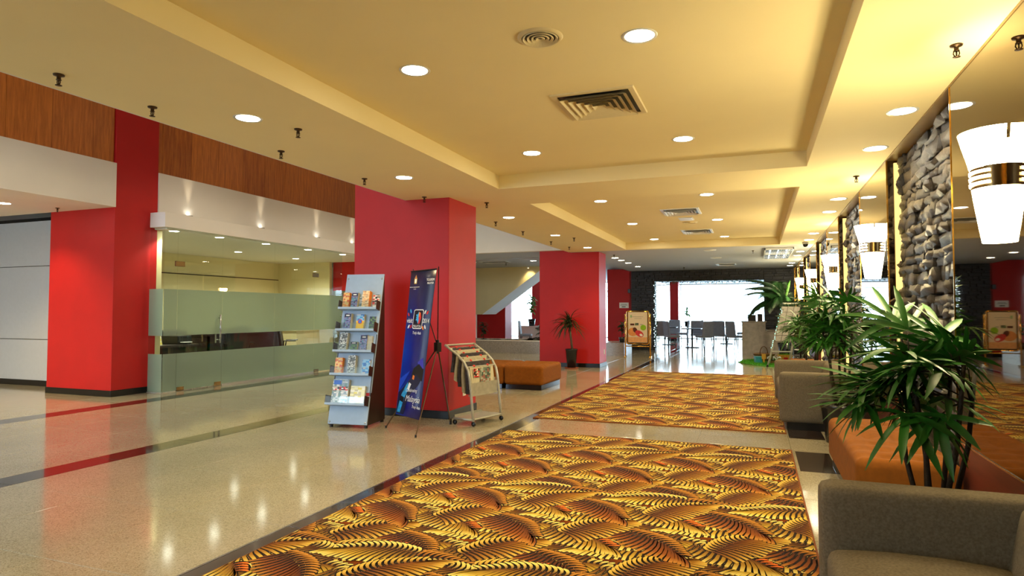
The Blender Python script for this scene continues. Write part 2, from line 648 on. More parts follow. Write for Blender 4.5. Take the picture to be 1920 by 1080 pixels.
struct('trim_beam', MB().box(-14, XL, 15.05, 15.25, 2.87, 5.2), M_WHITE, 'off-white downstand beam behind the middle red pillar', 'beam')
struct('ceiling_upper', MB().box(-14, XL, -7, 15.25, 5.2, 5.5).box(XL - 0.02, XL, -7, 15.05, ZC, 5.2), M_WHITE, 'high white ceiling over the left lobby', 'ceiling')

# ------------------------------------------------------------------ pillars
def pillar(x0, x1, y0, y1, z1, label):
    o = struct('pillar', MB().box(x0, x1, y0, y1, 0, z1), M_RED, label, 'pillar', bevel=0.006)
    e = 0.012
    part('skirting', MB().box(x0 - e, x1 + e, y0 - e, y1 + e, 0, 0.1), M_SKIRT, o, label='glossy black skirting', bevel=0.004)
    return o
pillar(-11.1, -9.58, 7.22, 8.0, 5.2, 'red pillar beside the glass office on the left')
P2 = pillar(-5.06, -3.64, 7.26, 8.1, 5.2, 'red pillar behind the brochure rack and the blue banner')
P3 = pillar(-5.08, -3.56, 15.2, 15.95, 2.95, 'red pillar behind the potted palm and the brown ottomans')
pillar(-5.08, -4.20, 23.0, 23.7, 2.9, 'red pillar with the white notice by the stone portal')
pillar(-11.1, -9.13, 23.1, 23.8, 2.93, 'red pillar under the staircase')
pillar(-10.6, -10.0, 30.5, 31.2, 2.93, 'slim red pillar between the far left windows')
pillar(-3.78, -3.40, 30.5, 31.0, 2.75, 'red pillar inside the restaurant')

# ------------------------------------------------------------------ left side: fascia, wood band, office
wl = MB()
wl.box(-9.86, -9.56, -7, 7.22, 3.03, 3.74)
wl.box(-9.86, -9.56, 8.0, 15.05, 2.78, 3.74)
wl.box(-9.9, -9.66, -7, 15.05, 3.74, 5.2)
wl.box(-14, -9.86, -7, 7.22, 3.03, 3.10)
wl.box(-14.2, -14, -7, 33, 0, 5.5)
WLO = struct('wall_left', wl, M_WHITE, 'white fascia under a walnut band along the left side', 'wall')
y = -1.2
while y < 15:
    y1 = y + 0.62
    if not (y1 > 7.2 and y < 8.0):
        part('wood_panel', MB().box(-9.66, -9.62, y + 0.002, y1 - 0.002, 3.745, 5.19), M_WOOD, WLO)
    else:
        for (a, b) in ((y, min(y1, 7.21)), (max(y, 8.01), y1)):
            if b - a > 0.05:
                part('wood_panel', MB().box(-9.66, -9.62, a + 0.002, b - 0.002, 3.745, 5.19), M_WOOD, WLO)
    y = y1
# panelled return wall at far left
pw = struct('wall_panelled', MB().box(-14, -12.0, 7.9, 8.0, 0, 3.1), M_SKIRT, 'pale grey panelled wall with dark joints at far left', 'wall')
MP = mat('pale_panel', srgb(196, 198, 200), 0.5, var=0.02)
for z0, z1 in ((0.1, 0.84), (0.852, 2.19), (2.202, 3.03)):
    part('panel', MB().box(-14, -11.98, 7.85, 7.9, z0, z1), MP, pw, bevel=0.002)
part('skirting', MB().box(-14, -11.97, 7.83, 7.9, 0, 0.1), M_SKIRT, pw)
part('panel', MB().box(-11.98, -11.9, 7.86, 8.0, 0.1, 3.03), MP, pw)
# office header ledge with uplight coves
hd = struct('trim_header', MB().box(-9.56, -9.24, 7.86, 14.6, 2.78, 3.03).box(-9.66, -9.56, 7.86, 8.0, 2.78, 3.03), M_WHITE, 'white ledge over the glass office front', 'ledge', bevel=0.004)
for i, yy in enumerate((8.6, 10.4, 12.2, 13.6)):
    t = thing('uplight', ORD[i] + ' small uplight on the white ledge above the glass office, counted from the red pillar', 'light', (-9.50, yy, 3.03), 0, 'ledge uplights')
    part('housing', MB().lathe([(0, 0), (0.04, 0), (0.045, 0.05), (0.036, 0.05), (0.034, 0.02)], 12), M_STEEL, t, smooth=True)
    part('lens', MB().disc((0, 0, 0.04), 0.034, 12, up=True), M_LAMPC, t)
    ld = bpy.data.lights.new('uplight_beam', 'SPOT')
    ld.energy = 34
    ld.color = (1, 0.82, 0.55)
    ld.spot_size = math.radians(38)
    ld.spot_blend = 0.8
    ld.shadow_soft_size = 0.02
    lo = bpy.data.objects.new('uplight_beam', ld)
    COL.objects.link(lo)
    lo.parent = t
    lo.location = (0, 0, 0.06)
    lo.rotation_euler = (math.radians(180), math.radians(5), 0)

XG = -9.24
gw = thing('glass_partition', 'frameless glass office front with frosted bands and chrome handles', 'glass wall', (XG, 7.86, 0))
gw['kind'] = 'structure'
panes = [(0.0, 0.265, 'pane'), (0.27, 1.25, 'door'), (1.255, 2.62, 'pane'), (2.625, 3.88, 'pane'), (3.885, 4.90, 'door')]
def pane_set(name, y0, y1, parent, axis='y'):
    if axis == 'y':
        b = lambda t, z0, z1, off=0.0: MB().box(-t + off, t + off, y0, y1, z0, z1)
    else:
        b = lambda t, z0, z1, off=0.0: MB().box(y0, y1, -t + off, t + off, z0, z1)
    p = part(name, b(0.005, 0.015, 2.78), M_GLASS, parent)
    part('frosted_band', b(0.0008, 0.95, 1.735, 0.0065 if axis == 'y' else -0.0065), M_FROST, p)
    part('frosted_band', b(0.0008, 0.02, 0.645, 0.0065 if axis == 'y' else -0.0065), M_FROST, p)
    return p
for (y0, y1, k) in panes:
    p = pane_set('glass_door' if k == 'door' else 'glass_pane', y0, y1, gw)
    if k == 'door':
        hy = y1 - 0.08 if y0 < 1 else y1 - 0.06
        for sx in (1, -1):
            h = MB()
            h.tube([(0.055 * sx, hy, 0.78), (0.055 * sx, hy, 1.30)], 0.014, 10)
            for z in (0.84, 1.24):
                h.tube([(0.006 * sx, hy, z), (0.055 * sx, hy, z)], 0.008, 8)
            part('handle', h, M_STEEL, p, label='tall chrome pull handle', smooth=True)
        part('top_hinge', MB().box(-0.014, 0.014, y0 - 0.05, y0 + 0.14, 2.13, 2.22), M_BRONZE, p, bevel=0.003)
        part('bottom_hinge', MB().box(-0.016, 0.016, y0 + 0.01, y0 + 0.16, 0.006, 0.07), M_BRONZE, p, bevel=0.003)
        part('floor_lock', MB().box(-0.016, 0.016, y1 - 0.16, y1 - 0.01, 0.006, 0.075), M_BRONZE, p, bevel=0.003)
pane_set('glass_pane', -0.32, -0.006, gw, 'x')
part('floor_channel', MB().box(-0.02, 0.02, 1.26, 3.88, 0, 0.03), M_SILVER, gw)
part('floor_channel', MB().box(-0.32, 0.0, -0.02, 0.02, 0, 0.015).box(-0.02, 0.02, 0, 0.26, 0, 0.015), M_SILVER, gw)

# office shell
of = MB()
of.box(-13.1, -13.0, 8.0, 15.1, 0, 2.75)
of.box(-13.0, -9.58, 8.0, 8.1, 0, 2.75)
of.box(-13.0, -11.2, 14.9, 15.0, 0, 2.75)
OW = struct('wall_office', of, M_CREAM, 'pale cream back wall of the glass-fronted office', 'wall')
part('wall_joint', MB().box(-13.0, -12.992, 8.1, 14.9, 2.262, 2.285), M_DARK, OW)
struct('ceiling_office', MB().box(-13.1, -9.3, 7.95, 15.1, 2.752, 2.80), M_WHITE, 'white office ceiling behind the glass front', 'ceiling')
# opening at office end: red lintel over a bright window
struct('wall_lintel', MB().box(-11.2, -9.4, 15.06, 15.2, 1.95, 2.95), M_RED, 'red wall over the window beyond the glass office', 'wall')
wn = thing('window_1', 'tall bright window seen past the end of the glass office', 'window', (-10.3, 15.12, 0))
wn['kind'] = 'structure'
part('pane', MB().box(-0.9, 0.9, -0.006, 0.006, 0.02, 1.95), M_WGLASS, wn)
fr = MB()
for x in (-0.9, 0, 0.88):
    fr.box(x, x + 0.03, -0.02, 0.02, 0, 1.95)
fr.box(-0.9, 0.9, -0.02, 0.02, 1.2, 1.23)
fr.box(-0.9, 0.9, -0.02, 0.02, 0, 0.03)
part('frame', fr, M_SILVER, wn)

# ------------------------------------------------------------------ right side: mirrors, ledgestone bays, light strips
XM, XS = 1.18, 1.30
PER = 3.86
panels = [(3.10 + PER * k, 4.80 + PER * k) for k in range(-1, 6)]
panels = [(a if i != 1 else 3.10, b) for i, (a, b) in enumerate(panels)]
struct('wall_right', MB().box(1.36, 1.6, -7, 23.3, 0, 3.3).box(1.175, 1.36, -7, 23.0, ZC - 0.012, ZC - 0.002), mat('bronze_soffit', srgb(150, 124, 78), 0.35, var=0.05), 'bronze-brown backing wall behind mirrors and stone bays', 'wall')
names = ['mirror wall panel beyond the near end of the grey sofa, out of frame', 'nearest bronze mirror panel with the large glowing sconce',  # first panel is unseen, placed to carry the light
         'second bronze mirror panel, behind the middle sofa end and orange ottoman', 'third bronze mirror panel counted from the camera',
         'fourth bronze mirror panel counted from the camera', 'fifth bronze mirror panel counted from the camera', 'last bronze mirror panel near the stone portal']
for i, (a, b) in enumerate(panels):
    if b > 22.9:
        b = 22.9
    t = thing('mirror_panel', names[i], 'mirror panel', (XM, (a + b) / 2, 0), 0, 'bronze mirror panels along the right wall')
    h = (b - a) / 2
    part('mirror', MB().box(0, 0.012, -h, h, 0.545, ZC - 0.013), M_MIRROR, t, label='dark bronze mirror glass')
    part('carcass', MB().box(0.012, 0.18, -h + 0.004, h - 0.004, 0.545, ZC - 0.013), M_MIRROR, t)
    part('wainscot', MB().box(0.002, 0.18, -h, h, 0.0, 0.532), M_LAM, t, label='red-brown laminate base below the mirror')
    part('metal_bead', MB().box(-0.004, 0.012, -h, h, 0.533, 0.544), M_STEEL, t)
    part('edge_strip', MB().box(-0.004, 0.010, -h - 0.006, -h, 0.545, ZC - 0.013), M_GOLD, t)
    part('edge_strip', MB().box(-0.004, 0.010, h, h + 0.006, 0.545, ZC - 0.013), M_GOLD, t)
    part('cove_tube', MB().box(0.062, 0.118, -h - 0.02, -h - 0.002, 0.12, ZC - 0.04), M_TUBE, t, label='glowing yellow light strip beside the stone bay')

def stone_mesh(seed):
    r = random.Random(seed)
    bm = bmesh.new()
    bmesh.ops.create_cube(bm, size=1.0)
    bmesh.ops.delete(bm, geom=[f for f in bm.faces if f.normal.x > 0.9], context='FACES')
    ee = [e for e in bm.edges if abs(e.verts[0].co.y - e.verts[1].co.y) > 0.5]
    bmesh.ops.subdivide_edges(bm, edges=ee, cuts=3, use_grid_fill=True)
    ee = [e for e in bm.edges if abs(e.verts[0].co.z - e.verts[1].co.z) > 0.5]
    bmesh.ops.subdivide_edges(bm, edges=ee, cuts=1, use_grid_fill=True)
    for v in bm.verts:
        if v.co.x < 0:
            edge = abs(v.co.y) > 0.45 or abs(v.co.z) > 0.45
            v.co.x = -0.5 + (r.uniform(0.14, 0.38) if edge else r.uniform(-0.12, 0.14))
            v.co.y += r.uniform(-0.05, 0.05)
            v.co.z += r.uniform(-0.11, 0.11)
    me = bpy.data.meshes.new('stone')
    bm.to_mesh(me)
    bm.free()
    me.materials.append(M_STONE)
    me.polygons.foreach_set('use_smooth', [True] * len(me.polygons))
    return me
SM = [stone_mesh(k) for k in range(14)]
def bay_stones(y0, y1, seed, z1=2.79):
    r = random.Random(seed)
    out = []
    z = 0.0
    while z < z1 - 0.02:
        h = r.uniform(0.06, 0.13)
        h = min(h, z1 - z)
        y = y0 + 0.01
        while y < y1 - 0.03:
            w = min(r.uniform(0.13, 0.42), y1 - 0.01 - y)
            if y1 - 0.01 - (y + w) < 0.07:
                w = y1 - 0.01 - y
            dz = r.uniform(-0.012, 0.012)
            if r.random() < 0.22 and h > 0.1:
                hh = h * r.uniform(0.4, 0.6)
                out.append((y + w / 2, z + hh / 2 + dz, w, hh, r.randrange(14), r.uniform(0.055, 0.10)))
                out.append((y + w / 2, z + hh + (h - hh) / 2 + dz, w, h - hh, r.randrange(14), r.uniform(0.055, 0.10)))
            else:
                out.append((y + w / 2, z + h / 2 + dz, w, h, r.randrange(14), r.uniform(0.055, 0.11)))
            y += w
        z += h
    return out
bays = []
for i in range(len(panels) - 1):
    bays.append((panels[i][1], panels[i + 1][0]))
bn = ['stacked slate wall bay beside the near grey sofa, behind the camera side', 'large stacked slate wall bay behind the orange ottoman', 'second stacked slate wall bay behind the far grey sofa',
      'third stacked slate wall bay counted from the camera', 'fourth stacked slate wall bay counted from the camera', 'fifth stacked slate wall bay near the portal']
for i, (y0, y1) in enumerate(bays):
    s = struct('wall_stone', MB().box(1.335, 1.36, y0, y1, 0, 2.795), M_STONED, bn[i], 'stone wall')
    st = bay_stones(y0, y1, 40 + i)
    if i in (1, 2):
        n_ind = 0
        st.sort(key=lambda q: -q[1] if False else 0)
        extra = MB()
        for (y, z, w, h, k, d) in st:
            if n_ind < 298:
                o = part('stone', SM[k], None, s, loc=(1.345 - d * 0.5, y, z))
                o.scale = (d, w * 1.0, h * 1.0)
                o.rotation_euler = (rnd.uniform(-0.09, 0.09), 0, rnd.uniform(-0.05, 0.05))
                n_ind += 1
            else:
                extra.box(1.345 - d, 1.345, y - w / 2, y + w / 2, z - h / 2, z + h / 2)
        if extra.v:
            o = part('stone_filler', extra, M_STONE, s)
            o['kind'] = 'stuff'
    else:
        mb = MB()
        for (y, z, w, h, k, d) in st:
            me = SM[k]
            mb.add([(1.345 - d * 0.5 + v.co.x * d, y + v.co.y * w * 0.985, z + v.co.z * h * 0.97) for v in me.vertices], [tuple(p.vertices) for p in me.polygons])
        o = part('stone_course', mb, M_STONE, s)
        o['kind'] = 'stuff'

# sconces
def make_sconce(y, label):
    t = thing('wall_sconce', label, 'wall lamp', (XM, y, 2.01), 0, 'glowing wall sconces on the mirrors')
    a0, a1 = PI / 2, 3 * PI / 2
    up = MB().lathe([(0.114, 0.085), (0.127, 0.14), (0.145, 0.205), (0.162, 0.275)], 20, (-0.008, 0, 0), 0, a0, a1, 1.0, 1.05)
    part('upper_shade', up, M_SHADE, t, smooth=True)
    lo = MB().lathe([(0.074, -0.30), (0.088, -0.21), (0.104, -0.10), (0.114, -0.02)], 20, (0, 0, 0), 0, a0, a1, 1.0, 1.05)
    lo.add([(0.074 * math.cos(a), 0.074 * 1.05 * math.sin(a), -0.30) for a in [a0 + PI * k / 12 for k in range(13)]], [tuple(range(13))])
    part('lower_shade', lo, M_SHADE, t, smooth=True)
    bd = MB().lathe([(0.116, -0.022), (0.120, 0.088)], 20, (0, 0, 0), 0, a0, a1, 1.0, 1.05)
    b = part('metal_band', bd, M_BRONZE, t, label='bronze band with three lit slots', smooth=True)
    for z in (-0.004, 0.026, 0.056):
        sl = MB().lathe([(0.1235, z), (0.1240, z + 0.014)], 12, (0, 0, 0), 0, PI * 0.78, PI * 1.32, 1.0, 1.05)
        part('slot', sl, M_SHADE, b)
    part('back_plate', MB().box(-0.008, 0, -0.05, 0.05, -0.05, 0.11), M_BRONZE, t)
    return t
sl_ = ['large glowing tapered sconce on the nearest mirror panel', 'glowing tapered sconce on the second mirror panel', 'glowing tapered sconce on the third mirror panel',
       'glowing tapered sconce on the fourth mirror panel', 'glowing tapered sconce on the fifth mirror panel']
for i in range(5):
    make_sconce(3.97 + PER * i, sl_[i])

# ------------------------------------------------------------------ ceiling fixtures
DLP = [MB().lathe([(0.082, 0), (0.10, -0.006), (0.105, 0.0)], 24).mesh('trim_ring', M_VENTW, True), MB().disc((0, 0, -0.003), 0.084, 24).mesh('lamp_face', M_LAMP),
       MB().disc((0, 0, -0.003), 0.076, 24).mesh('lamp_face', M_LAMPC)]
SPD = {}
def spot_data(w, c, size):
    k = (w, c, size)
    if k not in SPD:
        ld = bpy.data.lights.new('downlight_beam', 'SPOT')
        ld.energy = w
        ld.color = c
        ld.spot_size = math.radians(size)
        ld.spot_blend = 0.6
        ld.shadow_soft_size = 0.06
        SPD[k] = ld
    return SPD[k]
def downlight(x, y, z, label, group, w=SPOT_W, c=WARM2, size=120, cool=False):
    t = thing('downlight', label, 'ceiling light', (x, y, z), 0, group)
    link('trim_ring', DLP[0], t)
    link('lamp_face', DLP[2 if cool else 1], t)
    if w:
        o = link('downlight_beam', spot_data(w, c, size), t)
        o.location = (0, 0, -0.02)
    return t
for k, y in enumerate((1.32, 3.71, 6.10)):  # nearest pair is unseen, added to light the carpet foreground
    for x, sd in ((-2.12, 'left'), (-0.62, 'right')):
        downlight(x, y, ZU, 'glowing downlight in the near ceiling coffer, %s row, %s' % (sd, ('out of frame above the camera', 'nearer the camera', 'nearer the coffer end')[k]), 'near coffer downlights')
for k, y in enumerate((9.13, 11.69, 14.37)):
    for x, sd in ((-2.11, 'left'), (-0.62, 'right')):
        downlight(x, y, ZU, 'glowing downlight in the far ceiling coffer, %s row, %s from the camera' % (sd, ORD[k]), 'far coffer downlights', SPOT_W)
for k, y in enumerate((3.73, 6.01, 9.15, 11.6, 14.08)):
    downlight(-3.56, y, ZC, 'glowing downlight in the low ceiling strip left of the coffers, %s from the camera' % ORD[k], 'left strip downlights', SPOT_W)
for k, y in enumerate((5.30, 6.43, 9.16, 10.29, 13.02, 14.15, 16.88, 18.01, 20.74, 21.87)):
    z = ZC if y < 15.05 else ZC + 0.004
    downlight(1.01, y, z, 'glowing downlight washing the stone wall on the right, %s from the camera' % ORD[k], 'stone wall downlights', SPOT_W * 0.7)
for k, y in enumerate((17.1, 17.95, 19.0, 20.65)):
    downlight(-3.56, y, ZC + 0.004, 'downlight in the grey back ceiling before the stone portal, %s from the camera' % ORD[k], 'back lobby downlights', SPOT_W * 0.6)
for k, (x, y) in enumerate(((-7.14, 17.7), (-6.42, 18.6), (-8.4, 18.5))):
    downlight(x, y, 2.93, ('downlight over the ledge, seen just right of the middle red pillar', 'downlight over the ledge, beside the back red pillar', 'downlight at the edge of the middle red pillar')[k], 'ledge downlights', SPOT_W * 0.7)
for k, y in enumerate((8.2, 9.2, 10.42, 11.74, 13.03)):
    downlight(-9.42, y, 2.752, 'downlight in a row just behind the office glass, %s from the camera' % ORD[k], 'office front downlights', 70, (1, 0.93, 0.74), 130, True)
for k, (x, y) in enumerate(((-11.3, 9.4), (-11.3, 11.6), (-11.3, 13.6))):
    downlight(x, y, 2.752, 'ceiling light deep inside the glass office, %s from the front red pillar' % ORD[k], 'inner office downlights', 170, (1, 0.94, 0.70), 150, True)
downlight(-10.85, 6.35, 3.03, 'downlight under the white fascia at far left', 'fascia downlights', 140, WARM2)
downlight(-10.85, 4.1, 3.03, 'downlight under the white fascia, out of frame at far left', 'fascia downlights', 480, WARM2, 150)  # unseen lamp added to throw warm light on the left pillar
for k, (x, y) in enumerate(((-7.0, 2.2), (-7.0, 5.2), (-7.0, 8.6), (-7.0, 12.2))):  # unseen lamps added to light the left lobby from above
    downlight(x, y, 5.2, 'downlight in the high left lobby ceiling, %s from the camera' % ORD[k], 'high ceiling downlights', 170, NEUT, 130)

def sq_vent(x, y, z, w, d, n, label, m, deep=0.05):
    t = thing('air_diffuser', label, 'air vent', (x, y, z), 0, 'ceiling air diffusers')
    fr = MB()
    f = 0.045
    hw, hd = w / 2, d / 2
    vs = [(-hw, -hd, 0.0), (hw, -hd, 0), (hw, hd, 0), (-hw, hd, 0), (-hw + .006, -hd + .006, -0.012), (hw - .006, -hd + .006, -0.012), (hw - .006, hd - .006, -0.012), (-hw + .006, hd - .006, -0.012),
          (-hw + f, -hd + f, -0.010), (hw - f, -hd + f, -0.010), (hw - f, hd - f, -0.010), (-hw + f, hd - f, -0.010)]
    fs = []
    for k in range(4):
        k2 = (k + 1) % 4
        fs += [(k, k2, 4 + k2, 4 + k), (4 + k, 4 + k2, 8 + k2, 8 + k)]
    fr.add(vs, fs)
    part('frame', fr, m, t)
    part('duct', MB().add([(-hw + f, -hd + f, -0.002), (hw - f, -hd + f, -0.002), (hw - f, hd - f, -0.002), (-hw + f, hd - f, -0.002)], [(3, 2, 1, 0)]), M_BLACK, t, label='dark duct opening')
    for i in range(n):
        q0 = 1 - (i + 0.35) / (n + 0.4)
        q1 = 1 - (i + 1.15) / (n + 0.4)
        a, b = (hw - f) * q0, (hd - f) * q0
        c, e = (hw - f) * max(q1, 0.03), (hd - f) * max(q1, 0.03)
        lv = MB()
        vs = [(-a, -b, -0.034), (a, -b, -0.034), (a, b, -0.034), (-a, b, -0.034), (-c, -e, -0.004), (c, -e, -0.004), (c, e, -0.004), (-c, e, -0.004)]
        lv.add(vs, [(k, (k + 1) % 4, 4 + (k + 1) % 4, 4 + k) for k in range(4)])
        part('louver', lv, m, t)
    return t
sq_vent(-1.115, 4.83, ZU, 0.63, 0.66, 5, 'large square cream louvred air diffuser in the near coffer', M_VENT)
sq_vent(-1.115, 10.53, ZU, 0.60, 0.66, 5, 'square louvred air diffuser in the far coffer, nearer of two', M_VENTW)
sq_vent(-1.09, 13.25, ZU, 0.60, 0.66, 5, 'square louvred air diffuser in the far coffer, farther of two', M_VENTW)
sq_vent(-0.85, 20.6, ZC + 0.004, 0.60, 0.66, 4, 'square air diffuser in the grey back ceiling', M_VENTW)
sq_vent(-7.7, 18.6, 2.93, 0.9, 0.5, 4, 'air diffuser in the grey ceiling over the granite ledge', M_VENTW)
def rnd_vent(x, y, z, r, label, m):
    t = thing('round_diffuser', label, 'air vent', (x, y, z), 0, 'round ceiling diffusers')
    part('frame', MB().lathe([(r * 0.82, -0.012), (r * 0.9, -0.014), (r, 0.0)], 32), m, t, smooth=True)
    part('duct', MB().disc((0, 0, -0.002), r * 0.84, 32), M_BLACK, t)
    for i in range(4):
        a = r * (0.78 - 0.19 * i)
        part('ring', MB().lathe([(a, -0.010), (a - 0.002, -0.017), (max(a - r * 0.11, 0.004), -0.006)], 32), m, t)
rnd_vent(-1.17, 3.52, ZU, 0.135, 'round cream ceiling diffuser near the camera', M_VENT)
rnd_vent(-1.27, 8.37, ZU, 0.135, 'round ceiling diffuser at the start of the far coffer', M_VENT)
rnd_vent(-1.10, 11.85, ZU, 0.135, 'round ceiling diffuser between the two far square vents', M_VENT)
rnd_vent(-1.01, 15.7, ZC + 0.004, 0.15, 'round ceiling diffuser just beyond the far coffer', M_VENTW)
rnd_vent(-1.0, 18.0, ZC + 0.004, 0.15, 'round ceiling diffuser in the grey back ceiling', M_VENTW)
t = thing('access_panel', 'small white square panel between the far vents', 'ceiling panel', (-1.12, 11.4, ZU))
part('cover', MB().box(-0.10, 0.10, -0.16, 0.16, -0.012, 0), M_VENTW, t, bevel=0.003)
part('frame', MB().box(-0.12, 0.12, -0.18, 0.18, -0.005, 0), M_VENTW, t)

def sprinkler_mesh():
    mb = MB()
    mb.lathe([(0.0, 0.0), (0.032, 0.0), (0.030, -0.008), (0.012, -0.012), (0.012, -0.030), (0.016, -0.032), (0.014, -0.036), (0.0, -0.036)], 14)
    for sx in (-1, 1):
        mb.tube([(0.012 * sx, 0, -0.034), (0.015 * sx, 0, -0.05), (0.006 * sx, 0, -0.066)], 0.0032, 6)
    mb.lathe([(0.0, -0.064), (0.019, -0.066), (0.019, -0.069), (0.0, -0.070)], 14)
    mb.tube([(0, 0, -0.036), (0, 0, -0.064)], 0.004, 6)
    return mb.mesh('sprinkler', mat('sprinkler_bronze', srgb(70, 52, 34), 0.4, 0.6), True)
SPK = sprinkler_mesh()
spk = [(-3.99, 2.62), (-4.0, 3.28), (-4.01, 4.61), (-3.99, 5.9), (-3.92, 7.12), (-3.93, 9.52), (-3.94, 10.84), (-3.96, 12.6), (-3.91, 13.8)]
for k, (x, y) in enumerate(spk):
    tag(link('sprinkler', SPK, loc=(x, y, ZC)), 'bronze sprinkler head near the left edge of the low ceiling, %s from the camera' % ORD[k], 'sprinkler', 'ceiling sprinklers')
for k, (x, y) in enumerate(((-3.40, 4.10), (-3.35, 7.80), (-3.34, 12.14))):
    tag(link('sprinkler', SPK, loc=(x, y, ZC)), 'bronze sprinkler head beside the left strip downlights, %s from the camera' % ORD[k], 'sprinkler', 'ceiling sprinklers')
tag(link('sprinkler', SPK, loc=(-10.53, 6.95, 3.03)), 'sprinkler head under the white fascia beside the left red pillar', 'sprinkler', 'ceiling sprinklers')
for k, (x, y, z) in enumerate(((1.04, 4.08, ZC), (1.02, 7.68, ZC), (-0.06, 16.2, ZC + 0.004), (-2.2, 21.5, ZC + 0.004), (-3.4, 16.2, ZC + 0.004), (-7.6, 19.3, 2.93))):
    tag(link('sprinkler', SPK, loc=(x, y, z)), ('sprinkler head in the bright ceiling above the nearest mirror', 'sprinkler head in the bright ceiling above the second mirror', 'sprinkler head in the grey ceiling beside the fluorescent lights',
        'sprinkler head in the grey ceiling over the portal', 'sprinkler head just past the back red pillar', 'sprinkler head over the granite ledge')[k], 'sprinkler', 'ceiling sprinklers')
t = thing('dome_camera', 'dark dome security camera on the ceiling by the light strips', 'camera', (0.98, 14.7, ZC))
part('mount', MB().lathe([(0.0, 0), (0.06, 0), (0.06, -0.03), (0.05, -0.035)], 20), M_VENTW, t, smooth=True)
part('dome', MB().lathe([(0.052, -0.03), (0.05, -0.06), (0.034, -0.088), (0.0, -0.10)], 20), M_BLACK, t, smooth=True)
for k, (y0, y1) in enumerate(((15.6, 16.85), (16.95, 18.3))):
    t = thing('fluorescent_light', ('louvred fluorescent ceiling light, nearer of the two', 'louvred fluorescent ceiling light, farther of the two')[k], 'ceiling light', (0.5, (y0 + y1) / 2, ZC - 0.002), 0, 'louvred fluorescent lights')
    d = (y1 - y0) / 2
    fr = MB()
    fr.box(-0.31, 0.31, -d, -d + 0.02, -0.05, 0).box(-0.31, 0.31, d - 0.02, d, -0.05, 0).box(-0.31, -0.29, -d, d, -0.05, 0).box(0.29, 0.31, -d, d, -0.05, 0)
    part('housing', fr, M_VENTW, t)
    for x in (-0.18, 0.0, 0.18):
        part('tube', MB().tube([(x, -d + 0.04, -0.02), (x, d - 0.04, -0.02)], 0.013, 8), M_FLUOR, t, smooth=True)
    part('reflector', MB().box(-0.30, 0.30, -d, d, -0.004, -0.001), M_STEEL, t)
    for i in range(11):
        part('blade', MB().box(-0.30 + 0.6 * (i + 0.5) / 11 - 0.002, -0.30 + 0.6 * (i + 0.5) / 11 + 0.002, -d + 0.02, d - 0.02, -0.048, -0.03), M_STEEL, t)
    part('blade', MB().box(-0.29, 0.29, -0.012, 0.012, -0.05, -0.03), M_STEEL, t)

# ------------------------------------------------------------------ carpets
PAL = [((100, 52, 10), (190, 156, 46), (232, 216, 120)), ((104, 50, 10), (164, 114, 28), (214, 180, 78)), ((78, 36, 10), (136, 72, 16), (190, 130, 46)), ((90, 44, 10), (172, 132, 38), (226, 204, 106))]
def lerp(a, b, t):
    return tuple(a[i] + (b[i] - a[i]) * t for i in range(3))
def leaf_geo(seed):
    """one woven palm-leaf motif: comb of thick curved strokes above the spine, fine fan below"""
    r = random.Random(seed)
    quads = []           # (4 points, 4 colours, layer)
    L = 0.50
    def spine(t):
        return Vector((L * t, 0.055 * math.sin(PI * t) - 0.02 * t))
    pal = PAL[seed % 4]
    BLK = (20, 10, 5)
    def ribbon(pts, wid, cols, layer):
        for i in range(len(pts) - 1):
            d = (pts[i + 1] - pts[i]).normalized()
            n = Vector((-d.y, d.x))
            d2 = d if i + 2 >= len(pts) else (pts[i + 2] - pts[i]).normalized()
            n2 = Vector((-d2.y, d2.x))
            quads.append(([pts[i] - n * wid[i], pts[i + 1] - n2 * wid[i + 1], pts[i + 1] + n2 * wid[i + 1], pts[i] + n * wid[i]], [cols[i], cols[i + 1], cols[i + 1], cols[i]], layer))
    N = 15
    for i in range(N):
        t = 0.03 + 0.95 * i / N
        p = spine(t)
        ln = 0.125 * (0.6 + 0.45 * math.sin(PI * min(1, t * 1.15 + 0.12)))
        a0, a1 = math.radians(118 - 50 * t), math.radians(44 - 34 * t)
        pts = [p]
        S = 4
        for k in range(S):
            a = a0 + (a1 - a0) * (k / (S - 1))
            pts.append(pts[-1] + Vector((math.cos(a), math.sin(a))) * ln / S)
        sp = L * 0.95 / N
        w = [sp * 0.16, sp * 0.24, sp * 0.29, sp * 0.33, sp * 0.18]
        wb = [sp * 0.45, sp * 0.58, sp * 0.60, sp * 0.62, sp * 0.5]
        ribbon(pts, wb, [BLK] * 5, 1)
        tp = pal[2] if t < 0.72 else ((244, 120, 36) if seed % 3 == 0 else pal[2])
        ribbon(pts, w, [lerp(pal[0], tp, q) for q in (0.15, 0.5, 0.85, 1.0, 1.0)], 2)
    N = 18
    for i in range(N):
        t = 0.02 + 0.96 * i / N
        p = spine(t)
        a = math.radians(-82 + 70 * t ** 0.8)
        ln = 0.10 + 0.13 * math.sin(PI * min(1.0, 0.15 + 0.75 * t)) + (0.014 if i % 4 < 2 else 0.0)
        pts = [p + Vector((math.cos(a - 0.10 * k), math.sin(a - 0.10 * k))) * ln * k / 3 for k in range(4)]
        sp = L * 0.95 / N
        w = [sp * 0.20, sp * 0.32, sp * 0.44, sp * 0.40]
        wb = [sp * 0.5, sp * 0.62, sp * 0.72, sp * 0.72]
        ribbon(pts, wb, [lerp(BLK, pal[0], 0.15)] * 4, 0)
        ribbon(pts, w, [pal[0], lerp(pal[0], pal[1], 0.55), pal[1], pal[2]], 1.5)
    # border strokes that close the outline
    return quads
LEAFS = [leaf_geo(k) for k in range(12)]
